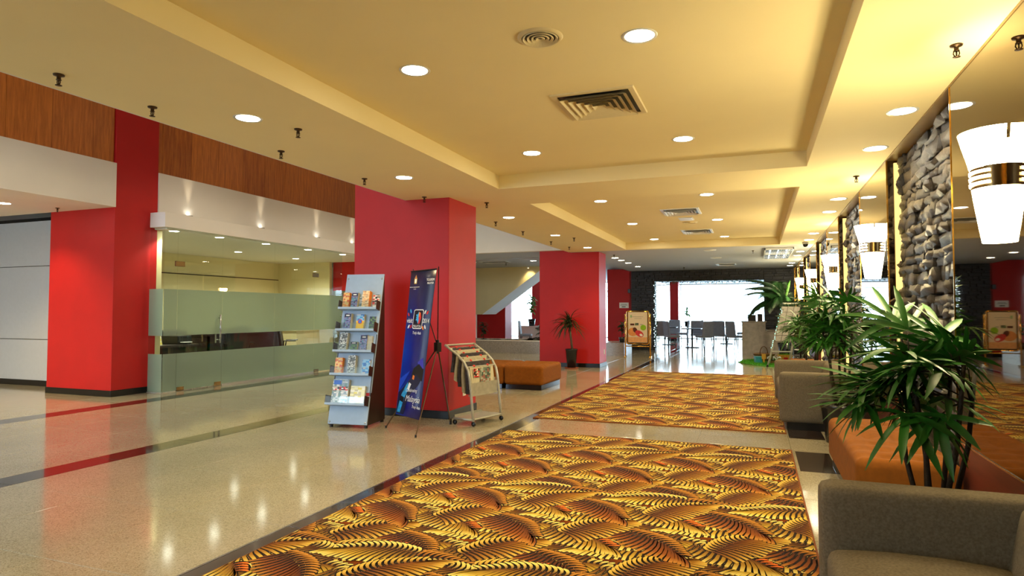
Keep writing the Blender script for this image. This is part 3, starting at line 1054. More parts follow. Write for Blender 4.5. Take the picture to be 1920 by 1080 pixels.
def carpet(label, x0, x1, y0, y1, phase):
    base = MB().box(x0, x1, y0, y1, 0.0, 0.012)
    c = part('carpet', base, mat('rust_carpet_pile', srgb(118, 56, 10), 0.95, var=0.5, scale=7, stretch=(1, 9, 1), bump=0.3, bscale=300, spec=0.1), None)
    tag(c, label, 'carpet', 'palm-leaf carpets')
    part('edge_binding', MB().box(x0 - 0.012, x0, y0, y1, 0, 0.011).box(x1, x1 + 0.012, y0, y1, 0, 0.011).box(x0 - 0.012, x1 + 0.012, y0 - 0.012, y0, 0, 0.011).box(x0 - 0.012, x1 + 0.012, y1, y1 + 0.012, 0, 0.011),
         mat('carpet_binding', srgb(120, 62, 16), 0.9, var=0.2), c)
    V, F, Ck = [], [], []
    sets = [(0.02, 0.04, 14, 0), (0.36, 0.10, -24, 3), (0.16, 0.30, 30, 5), (0.50, 0.36, 6, 2), (0.30, 0.22, 162, 7), (0.62, 0.46, 190, 4), (0.02, 0.20, -38, 6), (0.46, 0.02, 52, 1)]
    CW, CD = 0.86, 0.52
    order = 0
    ny = int((y1 - y0) / CD) + 3
    nx = int((x1 - x0) / CW) + 3
    for j in range(ny, -2, -1):
        for i in range(-1, nx):
            ox = x0 + (i + (0.5 if (j % 2) else 0.0)) * CW - 0.3 + phase
            oy = y0 + j * CD - 0.2
            for q, (sx, sy, ang, lf) in enumerate(sets):
                a = math.radians(ang)
                ca, sa = math.cos(a), math.sin(a)
                z = 0.0124 + 0.00012 * ((j % 3) * 9 + q)
                sc = 0.98
                flip = -1 if q in (4, 5) else 1
                px, py = ox + sx * CW / 0.72, oy + sy
                if px < x0 - 0.7 or px > x1 + 0.7 or py < y0 - 0.7 or py > y1 + 0.7:
                    continue
                for pts, cols_, layer in LEAFS[lf + (0 if q % 2 else 4) if lf < 8 else lf]:
                    b = len(V)
                    ok = True
                    pv = []
                    for p in pts:
                        X = px + (p.x * ca - p.y * flip * sa) * sc
                        Y = py + (p.x * sa + p.y * flip * ca) * sc
                        pv.append((X, Y))
                    if max(v[0] for v in pv) < x0 or min(v[0] for v in pv) > x1 or max(v[1] for v in pv) < y0 or min(v[1] for v in pv) > y1:
                        continue
                    for (X, Y), cc in zip(pv, cols_):
                        V.append((min(x1, max(x0, X)), min(y1, max(y0, Y)), z + layer * 0.00003))
                        Ck.append(srgb(*[min(255, max(0, v)) for v in cc]))
                    F.append((b, b + 1, b + 2, b + 3) if flip == 1 else (b + 3, b + 2, b + 1, b))
    mb = MB()
    mb.v, mb.f, mb.m, mb.c = V, F, [0] * len(F), Ck
    o = part('leaf_pattern', mb, M_WEAVE, c, label='woven gold palm leaves with black strokes')
    o['kind'] = 'stuff'
M_WEAVE = vcol_mat('woven_leaf_pile', 0.95, 0.08, 0.25)
M_WEAVE.node_tree.nodes['Principled BSDF'].inputs['Sheen Weight'].default_value = 0.06
carpet('near gold and rust palm-leaf carpet in the foreground', -2.64, 0.29, 0.3, 6.80, 0.0)
carpet('far gold and rust palm-leaf carpet beyond the bare floor gap', -2.66, 0.28, 7.73, 14.55, 0.2)

# ------------------------------------------------------------------ sofas and ottomans on the right
def make_sofa(label, loc):
    """sofa facing -X; length along Y, back against the wall at +X"""
    t = thing('sofa', label, 'sofa', loc, 0, 'taupe sofas along the mirror wall')
    Ln, Dp = 2.22, 0.86
    part('base', MB().box(-Dp / 2 + 0.075, Dp / 2 - 0.02, -Ln / 2 + 0.04, Ln / 2 - 0.04, 0, 0.09), M_BLACK, t, label='black recessed plinth')
    body = rounded(Dp - 0.04, Ln - 0.3, 0.21, 0.02, 8)
    body.materials.append(M_SOFA)
    part('seat_frame', body, None, t, loc=(0.01, 0, 0.09))
    for s in (-1, 1):
        am = rounded(Dp, 0.17, 0.57, 0.045, 10)
        am.materials.append(M_SOFA)
        part('arm', am, None, t, loc=(0, s * (Ln / 2 - 0.085), 0.085))
    for s in (-1, 1):
        cs = rounded(0.62, (Ln - 0.36) / 2, 0.15, 0.045, 10, lambda p: Vector((p.x, p.y, p.z + (0.02 * (1 - (p.x / 0.31) ** 2) if p.z > 0 else 0))))
        cs.materials.append(M_SOFA)
        part('seat_cushion', cs, None, t, loc=(-0.105, s * (Ln - 0.34) / 4, 0.272))
    bk = rounded(0.24, Ln - 0.35, 0.46, 0.05, 10, lambda p: Vector((p.x + (p.z + 0.2) * 0.20, p.y, p.z)))
    bk.materials.append(M_SOFA)
    part('backrest', bk, None, t, loc=(0.25, 0, 0.20))
    return t
make_sofa('near taupe sofa cut off by the bottom right corner', (0.66, 1.92, 0))
make_sofa('far taupe sofa beyond the orange ottoman and potted palm', (0.665, 9.10, 0))

def make_ottoman(name, label, w, d, h, loc, base_m, tuft=True, group='rust velvet ottomans'):
    t = thing('ottoman', label, 'ottoman', loc, 0, group)
    part('base', MB().box(-w / 2 + 0.03, w / 2 - 0.03, -d / 2 + 0.03, d / 2 - 0.03, 0, 0.085), base_m, t, label='polished dark plinth', bevel=0.004)
    def fn(p):
        if p.z > 0 and tuft:
            ux, uy = p.x / w * 3, p.y / d * 8
            g = math.exp(-(((ux - round(ux - 0.5) - 0.5) ** 2) / 0.05 + ((uy - round(uy - 0.5) - 0.5) ** 2) / 0.03))
            ridge = abs(math.sin(PI * (uy + 0.5)))
            sm = min(1, max(0, (w / 2 - abs(p.x)) / 0.08)) * min(1, max(0, (d / 2 - abs(p.y)) / 0.08))
            p = Vector((p.x, p.y, p.z + sm * (0.018 * ridge ** 0.6 - 0.030 * g - 0.012)))
        return p
    sh = rounded(w, d, h - 0.08, 0.06, 34 if tuft else 12, fn)
    sh.materials.append(M_OTT)
    part('cushion', sh, None, t, loc=(0, 0, 0.08))
    return t
M_PLINTH = mat('polished_plinth', srgb(40, 42, 50), 0.12, 0.6, var=0.05)
make_ottoman('ottoman', 'tufted orange ottoman bench before the stone bay, near right', 0.58, 1.74, 0.43, (0.865, 5.43, 0), M_PLINTH)
make_ottoman('ottoman', 'brown ottoman in front of the red pillar, right one of the pair', 0.72, 1.16, 0.42, (-3.80, 11.02, 0), M_PLINTH, True)
make_ottoman('ottoman', 'brown ottoman of the pair, left one behind the newspaper rack', 0.72, 1.16, 0.42, (-4.53, 11.02, 0), M_PLINTH, True)
make_ottoman('ottoman', 'far tufted orange ottoman beyond the far sofa, mostly hidden', 0.58, 1.74, 0.43, (0.865, 13.0, 0), M_PLINTH)
# ------------------------------------------------------------------ palms
def leaflet(mb, p0, d, up, L, wid, droop, n=5, mi=0):
    """folded strap leaf; d = outward direction"""
    d = d.normalized()
    side = d.cross(up).normalized()
    nrm = side.cross(d).normalized()
    vs = []
    for i in range(n + 1):
        t = i / n
        c = p0 + d * (L * t) - Vector((0, 0, 1)) * (droop * L * t * t)
        w = wid * (0.35 + 1.6 * t - 1.75 * t * t) if t < 1 else 0.0
        w = max(w, wid * 0.06)
        vs += [c - side * w + nrm * (w * 0.35), c, c + side * w + nrm * (w * 0.35)]
    fs = []
    for i in range(n):
        for k in range(2):
            fs.append((i * 3 + k, i * 3 + k + 1, i * 3 + 3 + k + 1, i * 3 + 3 + k))
    mb.add(vs, fs, mi)
def rhapis_frond(seed, L=0.30, petiole=0.22):
    r = random.Random(seed)
    mb = MB()
    k = r.choice((6, 7, 8, 9))
    tip = Vector((petiole * 0.93, 0, petiole * 0.30))
    mb.tube([(0, 0, 0), (petiole * 0.5, 0, petiole * 0.24), tip], [0.005, 0.004, 0.003], 5, 1)
    for i in range(k):
        a = math.radians(-105 + 210 * i / (k - 1) + r.uniform(-6, 6))
        d = Vector((math.cos(a), math.sin(a), r.uniform(-0.05, 0.22) - 0.12 * abs(math.sin(a))))
        leaflet(mb, tip, d, Vector((0, 0, 1)), L * (1.0 - 0.28 * abs(a) / 1.9) * r.uniform(0.9, 1.1), 0.024 * r.uniform(0.85, 1.2), r.uniform(0.1, 0.5))
    return mb.mesh('frond', [M_LEAF, M_STEM], True)
FR = [rhapis_frond(60 + k) for k in range(7)]
def make_rhapis(label, loc, seed, nf=34, pot_r=0.19, pot_h=0.40, stems=5, top=1.28, spread=0.16, sc=1.0, pot=True):
    r = random.Random(seed)
    t = thing('lady_palm', label, 'potted plant', loc, 0, 'lady palms in black pots')
    part('pot', MB().lathe([(0.0, 0.0), (pot_r * 0.74, 0.0), (pot_r * 0.98, pot_h - 0.04), (pot_r * 1.04, pot_h - 0.035), (pot_r * 1.04, pot_h), (pot_r * 0.92, pot_h), (pot_r * 0.90, pot_h - 0.05), (0, pot_h - 0.05)], 28), M_POT, t, smooth=True)
    part('soil', MB().lathe([(0.0, pot_h - 0.035), (pot_r * 0.91, pot_h - 0.045)], 20), M_SOIL, t)
    heads = []
    for i in range(stems):
        a = 2 * PI * i / stems + r.uniform(-0.4, 0.4)
        rr = pot_r * r.uniform(0.1, 0.38)
        b = Vector((rr * math.cos(a), rr * math.sin(a), pot_h - 0.06))
        hh = pot_h + (top - pot_h) * r.uniform(0.66, 0.95)
        e = Vector((math.cos(a) * spread * r.uniform(0.4, 1.1), math.sin(a) * spread * r.uniform(0.4, 1.1), hh))
        m = (b + e) / 2 + Vector((r.uniform(-0.02, 0.02), r.uniform(-0.02, 0.02), 0))
        part('stem', MB().tube([b, m, e], [0.013, 0.012, 0.009], 7), M_STEM, t, smooth=True)
        heads.append((b, e))
    for i in range(nf):
        b, e = heads[i % stems]
        q = r.uniform(0.76, 1.02)
        p = b + (e - b) * q
        s = r.uniform(0.75, 1.12) * sc
        for _ in range(40):
            az = r.uniform(0, 2 * PI)
            if loc[0] + p.x + 0.50 * s * math.cos(az) < 1.15 and loc[0] + p.x + 0.36 * s * abs(math.sin(az)) + 0.2 * s * math.cos(az) < 1.15:
                break
        else:
            az = PI
        el = math.radians(r.uniform(-62, 34) - (q - 0.76) * 60 + 8)
        o = part('frond', FR[r.randrange(7)], None, t, loc=p, rot=(r.uniform(-0.3, 0.3), el, az))
        o.scale = (s, s, s)
    return t
make_rhapis('large green lady palm between the near sofa and the orange ottoman', (0.80, 3.66, 0), 5, 42, top=1.16, spread=0.17, sc=1.0, stems=6)
make_rhapis('lady palm in a black pot between the orange ottoman and far sofa', (0.80, 7.42, 0), 11, 44, top=1.34, spread=0.18, sc=1.0)
make_rhapis('lady palm beyond the far sofa in front of the light strips', (0.82, 11.2, 0), 17, 40, top=1.34, spread=0.16, sc=0.82)
make_rhapis('dark leafy lady palm farther back beside the stepladder', (0.90, 14.7, 0), 23, 32, top=1.20, spread=0.12, sc=0.66)

def strap_leaf(seed, L):
    r = random.Random(seed)
    mb = MB()
    leaflet(mb, Vector((0, 0, 0)), Vector((1, 0, r.uniform(0.2, 0.5))), Vector((0, 0, 1)), L, 0.022, r.uniform(0.7, 1.2), 6)
    return mb.mesh('leaf', M_LEAF2, True)
SLF = [strap_leaf(k, 0.44) for k in range(5)]
t = thing('dracaena', 'dark potted palm with a bushy head standing against the red pillar', 'potted plant', (-4.14, 14.78, 0))
part('pot', MB().lathe([(0, 0.02), (0.10, 0.02), (0.14, 0.43), (0.15, 0.44), (0.15, 0.47), (0.13, 0.47), (0.125, 0.43), (0, 0.43)], 24), M_POT, t, smooth=True)
part('saucer', MB().lathe([(0, 0), (0.15, 0), (0.17, 0.03), (0.16, 0.03), (0.14, 0.012), (0, 0.012)], 24), M_TERRA, t, label='terracotta saucer', smooth=True)
part('trunk', MB().tube([(0.02, 0, 0.42), (0.0, 0, 0.62), (-0.03, 0, 0.85), (-0.06, 0, 1.08)], [0.028, 0.026, 0.026, 0.034], 9), M_TRUNK, t, smooth=True)
r = random.Random(3)
for i in range(95):
    el = r.uniform(-1.2, 0.35)
    az = r.uniform(0, 2 * PI)
    s = r.uniform(0.7, 1.1) * (0.75 if math.sin(az) > 0.5 else 1.0)
    o = part('leaf', SLF[i % 5], None, t, loc=(-0.06 + r.uniform(-0.04, 0.04), r.uniform(-0.04, 0.04), 1.08 + r.uniform(-0.12, 0.10)), rot=(r.uniform(-0.4, 0.4), el, az))
    o.scale = (s, s, s)

# ------------------------------------------------------------------ brochure stand
BW, BL, BH = 0.50, 0.44, 1.80
st = thing('brochure_stand', 'pale blue leaning brochure stand with five shelves by the red pillar', 'brochure rack', (-4.473, 6.31, 0), math.radians(8))
STM = Matrix.Translation((-4.473, 6.31, 0)) @ Matrix.Rotation(math.radians(8), 4, 'Z')
th = math.atan2(BL, BH)
def pan(u, h, off=0.0):
    """point on the tilted panel: u across, h height, off in front of the panel"""
    return Vector((u, BL * h / BH - off * math.cos(th), h - off * math.sin(th) * 0.0 + off * math.sin(th)))
RP = Matrix.Rotation(-th, 4, 'X')
def panM(u, h, off=0.0):
    return Matrix.Translation(pan(u, h, off)) @ RP
part('back_panel', MB().box(-BW / 2, BW / 2, 0.0, 0.018, 0.0, 1.46, 0, panM(0, 0.40)), M_BLUEP, st, bevel=0.004)
part('base_panel', MB().box(-BW / 2, BW / 2, -0.02, 0.0, 0, 0.335, 0, panM(0, 0.035)), M_BLUEP, st, bevel=0.006)
for sx in (-1, 1):
    x = sx * (BW / 2 - 0.012)
    x = (min(x, x - 0.006), max(x, x + 0.006))
    vs = [(0.0, 0.03), (0.50, 0.03), (0.50, 0.06), (BL + 0.02, 1.78), (BL, 1.78)]
    mb = MB()
    n = len(vs)
    mb.add([(x[0], a, b) for a, b in vs] + [(x[1], a, b) for a, b in vs], [tuple(range(n)), tuple(range(2 * n - 1, n - 1, -1))] + [(i, n + i, n + (i + 1) % n, (i + 1) % n) for i in range(n)])
    part('side_panel', mb, M_DARK, st, label='dark brown tapering side')
    for y in (0.03, 0.47):
        part('foot', MB().lathe([(0, 0), (0.02, 0), (0.022, 0.03), (0, 0.03)], 10, (sx * (BW / 2 - 0.03), y, 0)), M_BLACK, st)
for (u, h) in ((-0.225, 1.76), (0.225, 1.76), (-0.225, 1.50), (0.225, 1.50), (-0.225, 0.33), (0.225, 0.33), (-0.225, 0.06), (0.225, 0.06)):
    o = part('screw_cap', MB().lathe([(0, -0.004), (0.009, -0.003), (0.011, 0.0)], 10), M_STEEL, st, smooth=True)
    o.matrix_local = panM(u, h, 0.024 if h < 0.5 else 0.004) @ Matrix.Rotation(PI / 2, 4, 'X') @ Matrix.Rotation(PI, 4, 'X')
SH = [1.375, 1.115, 0.865, 0.595, 0.255]
for k, h in enumerate(SH):
    dp = 0.105 if k < 4 else 0.13
    s = part('shelf', MB().box(-BW / 2 - 0.01, BW / 2 - 0.01, -dp, 0.0, -0.012, 0.006, 0, panM(0, h)), M_BLUEP, st)
    part('lip', MB().box(-BW / 2 - 0.01, BW / 2 - 0.01, -dp - 0.006, -dp, -0.014, 0.012, 0, panM(0, h)), M_BLUEP, s)
    part('cover_strip', MB().box(-BW / 2 - 0.005, BW / 2 - 0.02, -dp - 0.004, -dp, 0.012, 0.085, 0, panM(0, h)), M_ACRYL, s, label='clear acrylic front strip')
    for u in (-BW / 2 - 0.012, BW / 2 - 0.014):
        part('cheek', MB().box(u, u + 0.006, -dp, 0.0, -0.012, 0.10, 0, panM(0, h)), M_DARK, s, label='dark brown end cheek')
def S(*a):
    return srgb(*a)
P_OR = print_mat('print_orange_cover', [S(236, 150, 60), S(222, 190, 120), S(200, 90, 70), S(240, 200, 130)], 26, 1.0)
P_PU = print_mat('print_mauve_cover', [S(110, 120, 180), S(150, 130, 170), S(90, 140, 160), S(60, 60, 110)], 30, 2.0)
P_BW = print_mat('print_grey_cover', [S(60, 62, 66), S(170, 176, 176), S(110, 116, 116), S(220, 222, 220)], 34, 3.0)
P_SKY = print_mat('print_sky_cover', [S(70, 160, 226), S(150, 205, 240), S(210, 200, 205), S(60, 120, 200)], 16, 4.0)
P_DG = print_mat('print_dark_green_cover', [S(56, 66, 84), S(84, 120, 84), S(120, 150, 90), S(60, 70, 90)], 24, 5.0)
P_YW = print_mat('print_pale_yellow_cover', [S(240, 236, 190), S(236, 222, 110), S(210, 204, 170), S(246, 244, 226)], 13, 6.0)
P_WH = print_mat('print_white_cover', [S(232, 234, 236), S(120, 150, 150), S(210, 216, 220), S(150, 170, 190)], 18, 7.0)
P_RW = print_mat('print_red_white_cover', [S(220, 40, 44), S(240, 236, 230), S(200, 180, 160), S(40, 34, 36)], 22, 8.0)
P_PE = print_mat('print_peach_cover', [S(236, 196, 140), S(226, 170, 120), S(240, 216, 170), S(180, 150, 120)], 26, 9.0)
P_NV = mat('print_navy', S(34, 34, 66), 0.4)
P_YE = mat('print_yellow', S(244, 196, 24), 0.4, var=0.03)
P_BL = mat('print_blue', S(50, 110, 210), 0.4, var=0.1)
def brochure(shelf, u, w, hgt, thick, cover, label, edge=None, bar=None, roll=0.0, off=0.0):
    t = thing('brochure', label, 'brochure')
    t['group'] = 'brochures on the blue stand'
    t.matrix_world = STM @ panM(u, SH[shelf] + 0.007, 0.002 + off) @ Matrix.Rotation(roll, 4, 'Y')
    t.rotation_mode = 'XYZ'
    part('pages', MB().box(-w / 2, w / 2, -thick, 0, 0, hgt), edge or M_PAPER, t)
    part('cover', MB().box(-w / 2, w / 2 - 0.001, -thick - 0.0015, -thick - 0.0002, 0, hgt), cover, t)
    if bar is not None:
        b = part('title_bar', MB().box(-w / 2 + 0.003, w / 2 - 0.004, -thick - 0.0024, -thick - 0.0016, hgt * 0.76, hgt * 0.96), bar, t)
        part('title_mark', MB().box(-w / 4, w / 4, -thick - 0.003, -thick - 0.0025, hgt * 0.83, hgt * 0.90), M_WHITEP, b)
    return t
O_ED = mat('orange_page_edges', S(226, 130, 40), 0.7)
brochure(0, -0.195, 0.085, 0.20, 0.05, P_OR, 'thick orange patterned booklet at the left end of the top shelf', O_ED)
brochure(0, -0.085, 0.085, 0.20, 0.045, P_PU, 'mauve booklet with dark title bar on the top shelf', None, P_NV)
brochure(0, 0.005, 0.08, 0.185, 0.01, P_WH, 'thin white leaflet standing behind the peach booklet, top shelf')
brochure(0, 0.075, 0.09, 0.215, 0.07, P_PE, 'very thick peach booklet with orange edges on the top shelf', O_ED)
brochure(0, 0.185, 0.09, 0.18, 0.012, P_RW, 'red and white leaflet at the right end of the top shelf')
brochure(1, -0.14, 0.09, 0.205, 0.055, P_PU, 'mauve booklet with dark title bar on the second shelf, left', None, P_NV)
t = brochure(1, 0.02, 0.10, 0.195, 0.035, P_YE, 'yellow and blue leaflet with a round badge, second shelf middle')
part('cover_top', MB().box(-0.05, 0.049, -0.0375, -0.0366, 0.115, 0.195), P_SKY, t)
bd_ = MB().disc((0, 0, 0), 0.03, 20).disc((0, 0, -0.0006), 0.022, 20, 1)
o = part('badge', bd_, [M_REDP, P_BL], t)
o.matrix_local = Matrix.Translation((0.0, -0.0384, 0.105)) @ Matrix.Rotation(-PI / 2, 4, 'X')
brochure(1, 0.17, 0.085, 0.175, 0.008, P_DG, 'dark leaflet with a green picture at the right of the second shelf')
brochure(2, -0.165, 0.095, 0.225, 0.05, P_BW, 'tall grey photo booklet at the left of the third shelf', None, None, 0.03)
brochure(2, -0.03, 0.09, 0.115, 0.03, P_DG, 'short dark booklet in the middle of the third shelf', None, P_NV)
brochure(2, 0.095, 0.09, 0.20, 0.03, P_PU, 'mauve booklet with dark title bar on the third shelf', None, P_NV)
brochure(2, 0.165, 0.07, 0.19, 0.02, M_PAPER, 'plain beige booklet behind the mauve one on the third shelf')
brochure(3, -0.185, 0.095, 0.195, 0.05, P_OR, 'thick orange patterned booklet at the left end of the fourth shelf', O_ED)
brochure(3, -0.015, 0.10, 0.225, 0.05, P_BW, 'tall grey photo booklet curling on the fourth shelf', None, None, -0.03)
brochure(3, 0.155, 0.10, 0.185, 0.015, P_SKY, 'sky-blue leaflet at the right of the fourth shelf')
t = brochure(4, -0.125, 0.205, 0.285, 0.045, P_WH, 'large white magazine with blue heading on the bottom shelf')
part('heading', MB().box(-0.09, 0.01, -0.0475, -0.0468, 0.225, 0.275), P_BL, t)
part('picture_strip', MB().box(-0.095, 0.095, -0.0475, -0.0468, 0.155, 0.20), P_RW, t)
brochure(4, 0.095, 0.185, 0.215, 0.035, P_YW, 'pale yellow and white magazine on the bottom shelf')

# ------------------------------------------------------------------ blue banner
def banner_mat():
    m = bpy.data.materials.new('blue_banner_print')
    m.use_nodes = True
    nt = m.node_tree
    p = nt.nodes['Principled BSDF']
    tc = nt.nodes.new('ShaderNodeTexCoord')
    sp = nt.nodes.new('ShaderNodeSeparateXYZ')
    nt.links.new(tc.outputs['Object'], sp.inputs[0])
    nz = nt.nodes.new('ShaderNodeTexNoise')
    nz.inputs['Scale'].default_value = 3.0
    nt.links.new(tc.outputs['Object'], nz.inputs['Vector'])
    a = nt.nodes.new('ShaderNodeMath')
    a.operation = 'MULTIPLY_ADD'
    a.inputs[1].default_value = 0.22
    nt.links.new(nz.outputs[0], a.inputs[0])
    nt.links.new(sp.outputs['X'], a.inputs[2])
    r = nt.nodes.new('ShaderNodeValToRGB')
    e = r.color_ramp.elements
    e[0].position = 0.0
    e[0].color = srgb(18, 96, 214)
    e[1].position = 1.0
    e[1].color = srgb(20, 16, 74)
    n1 = e.new(0.22)
    n1.color = srgb(12, 60, 190)
    n2 = e.new(0.45)
    n2.color = srgb(22, 26, 128)
    b = nt.nodes.new('ShaderNodeMapRange')
    b.inputs[1].default_value = -0.24
    b.inputs[2].default_value = 0.42
    nt.links.new(a.outputs[0], b.inputs[0])
    nt.links.new(b.outputs[0], r.inputs[0])
    mz = nt.nodes.new('ShaderNodeMapRange')
    mz.inputs[1].default_value = 0.9
    mz.inputs[2].default_value = 1.8
    nt.links.new(sp.outputs['Z'], mz.inputs[0])
    mx = nt.nodes.new('ShaderNodeMix')
    mx.data_type = 'RGBA'
    mx.inputs[7].default_value = srgb(18, 20, 52)
    nt.links.new(mz.outputs[0], mx.inputs[0])
    nt.links.new(r.outputs[0], mx.inputs[6])
    nt.links.new(mx.outputs[2], p.inputs['Base Color'])
    p.inputs['Roughness'].default_value = 0.35
    return m
bn = thing('x_banner', 'tall dark blue leaning banner on a brown tripod before the red pillar', 'banner', (-3.698, 6.35, 0), math.radians(-31.7))
tb = math.atan2(0.20, 1.67)
BM = Matrix.Translation((0, 0.0, 0.165)) @ Matrix.Rotation(-tb, 4, 'X')      # banner plane: local x across, z up the cloth
BHt = 1.68
mb = MB()
n = 10
for i in range(n + 1):
    z = BHt * i / n
    w = 0.285 + 0.012 * i / n - 0.012 * math.sin(PI * i / n)
    sag = 0.002 * math.sin(PI * i / n)
    for x in (-1, 0, 1):
        mb.v.append(tuple(BM @ Vector((x * w, sag * (1 if x == 0 else 0.3), z))))
for i in range(n):
    for k in range(2):
        a = i * 3 + k
        mb.f.append((a, a + 1, a + 4, a + 3))
        mb.m.append(0)
sheet = part('sheet', mb, banner_mat(), bn, smooth=True, label='dark blue printed banner cloth')
sheet.modifiers.new('thick', 'SOLIDIFY').thickness = 0.002
part('top_bar', MB().tube([BM @ Vector((-0.30, 0, BHt)), BM @ Vector((0.30, 0, BHt))], 0.007, 8), M_BLACK, bn)
hub = Vector((-0.015, 0.40, 0.943))
M_ROD = mat('brown_rod', srgb(84, 66, 46), 0.35, 0.4)
for sx in (-1, 1):
    part('arm_rod', MB().tube([hub, BM @ Vector((sx * 0.297, 0.02, BHt + 0.03))], 0.006, 7), M_BLACK, bn)
    lg = part('leg', MB().tube([hub, (sx * 0.355, -0.088, 0.012)], 0.008, 7), M_ROD, bn)
    part('foot_cap', MB().lathe([(0, 0), (0.012, 0), (0.012, 0.03), (0, 0.03)], 8, (sx * 0.355, -0.088, 0.0)), M_BLACK, lg)
lg = part('leg', MB().tube([hub, (-0.11, 0.64, 0.012)], 0.009, 7), M_ROD, bn)
part('foot_cap', MB().lathe([(0, 0), (0.016, 0), (0.016, 0.07), (0, 0.07)], 8, (-0.11, 0.64, 0)), M_BLACK, lg)
part('hub', MB().box(-0.04, 0.04, -0.03, 0.03, -0.06, 0.05, 0, Matrix.Translation(hub)).tube([hub + Vector((0, 0, -0.08)), hub + Vector((0, 0, 0.08))], 0.02, 10), M_BLACK, bn, bevel=0.01)
def bm_(x, z, off=-0.003, rz=0.0):
    sag = -0.0005
    off = max(off, -0.0055) if off < -0.0031 else off
    return BM @ Matrix.Translation((x, off + sag, z)) @ Matrix.Rotation(PI / 2, 4, 'X') @ Matrix.Rotation(rz, 4, 'Z')
M_INK = mat('white_lettering', srgb(236, 238, 244), 0.5, var=0.01)
ZM = 1.11      # centre of the emblem
text('visit', 0.082, M_INK, sheet, bm_(-0.195, ZM - 0.02), shear=0.05, ext=0.0006, label='white word visit')
text('2014', 0.072, M_INK, sheet, bm_(0.19, ZM - 0.02), ext=0.0006, label='white figures 2014')
text('MALAYSIA', 0.040, M_INK, sheet, bm_(-0.004, ZM - 0.083, -0.0053), ext=0.0004, label='white word MALAYSIA')
text('Truly Asia', 0.048, M_INK, sheet, bm_(0.0, ZM - 0.16), shear=0.3, ext=0.0006)
text('Celebrating', 0.055, M_INK, sheet, bm_(0.03, 0.30, -0.005, 0.05), shear=0.35, ext=0.0004)
text('Malaysia', 0.10, M_INK, sheet, bm_(0.075, 0.205, -0.005, 0.02), shear=0.35, ext=0.0004)
text('Truly Asia', 0.045, M_INK, sheet, bm_(0.17, 0.125, -0.005), shear=0.35, ext=0.0004)
# card emblem: rounded frame, two-colour flower
def rrect(w, h, r, n=5):
    pts = []
    for cx_, cy_, a0 in ((w / 2 - r, h / 2 - r, 0), (-w / 2 + r, h / 2 - r, 90), (-w / 2 + r, -h / 2 + r, 180), (w / 2 - r, -h / 2 + r, 270)):
        for i in range(n + 1):
            a = math.radians(a0 + 90 * i / n)
            pts.append((cx_ + r * math.cos(a), cy_ + r * math.sin(a)))
    return pts
em = MB()
E1 = Matrix.Translation((0, 0, 0))
em.prism([(x + 0.12 * y * 0.4, y) for x, y in rrect(0.225, 0.225, 0.03)], 0, 0.0008, 0)
em.prism([(x + 0.12 * y * 0.4, y) for x, y in rrect(0.205, 0.205, 0.024)], 0.0008, 0.0014, 1)
def petal(cx_, cy_, ln, wd, a, z, mi):
    pts = []
    for k in range(10):
        t_ = 2 * PI * k / 10
        x, y = ln / 2 + ln / 2 * math.cos(t_), wd * math.sin(t_)
        pts.append((cx_ + x * math.cos(a) - y * math.sin(a), cy_ + x * math.sin(a) + y * math.cos(a)))
    em.prism(pts, z, z + 0.0006, mi)
for k in range(7):
    a = math.radians(95 + k * 28)
    petal(0.012, 0.018, 0.070 if k % 2 == 0 else 0.055, 0.011, a, 0.0014 + 0.0001 * k, 2)
em.prism([(0.012, -0.055), (0.05, -0.05), (0.075, 0.02), (0.055, 0.07), (0.02, 0.085), (0.012, 0.06)], 0.0014, 0.002, 3)
em.prism([(0.012, 0.02), (0.035, 0.03), (0.05, 0.07), (0.02, 0.085), (0.012, 0.06)], 0.002, 0.0026, 4)
for (x, y, a, mi) in ((-0.15, 0.09, 2.2, 2), (-0.195, 0.055, 2.4, 3), (0.155, 0.08, 0.9, 5), (0.205, 0.075, 0.8, 3), (-0.15, -0.09, 0.9, 3), (-0.2, -0.09, 0.9, 5), (0.17, -0.10, 2.3, 4), (0.215, -0.09, 2.2, 5)):
    petal(x - 0.02, y - 0.02, 0.055, 0.014, a, 0.0002, mi)
o = part('emblem', em, [M_INK, mat('emblem_navy', srgb(14, 14, 46), 0.4), M_CYANP, M_REDP, M_ORANP, M_INK], sheet, label='card-shaped emblem with a cyan and red flower')
o.matrix_local = bm_(0, ZM, -0.0022)
cr = MB()
cr.prism([(-0.03, -0.03), (0.03, -0.03), (0.034, 0.03), (0.018, 0.045), (0, 0.075), (-0.018, 0.045), (-0.034, 0.03)], 0, 0.0008, 0)
cr.prism([(-0.016, -0.02), (0.016, -0.02), (0.02, 0.02), (0, 0.03), (-0.02, 0.02)], 0.0008, 0.0014, 1)
cr.prism([(-0.012, 0.03), (0.012, 0.03), (0, 0.07)], 0.0008, 0.0014, 2)
o = part('crest', cr, [mat('crest_gold', srgb(196, 170, 90), 0.5), M_WHITEP, M_REDP], sheet, label='small gold and red crest')
o.matrix_local = bm_(-0.155, 1.555, -0.0022)
text('MINISTRY OF TOURISM AND CULTURE', 0.0135, M_INK, sheet, bm_(-0.165, 1.485, -0.0028), ext=0.0004)
text('MALAYSIA', 0.0135, M_INK, sheet, bm_(-0.155, 1.462, -0.0028), ext=0.0004)
text('TOURISM', 0.042, M_INK, sheet, bm_(0.19, 1.56, -0.0028), ext=0.0004)
text('MALAYSIA', 0.032, M_INK, sheet, bm_(0.195, 1.522, -0.0028), ext=0.0004)
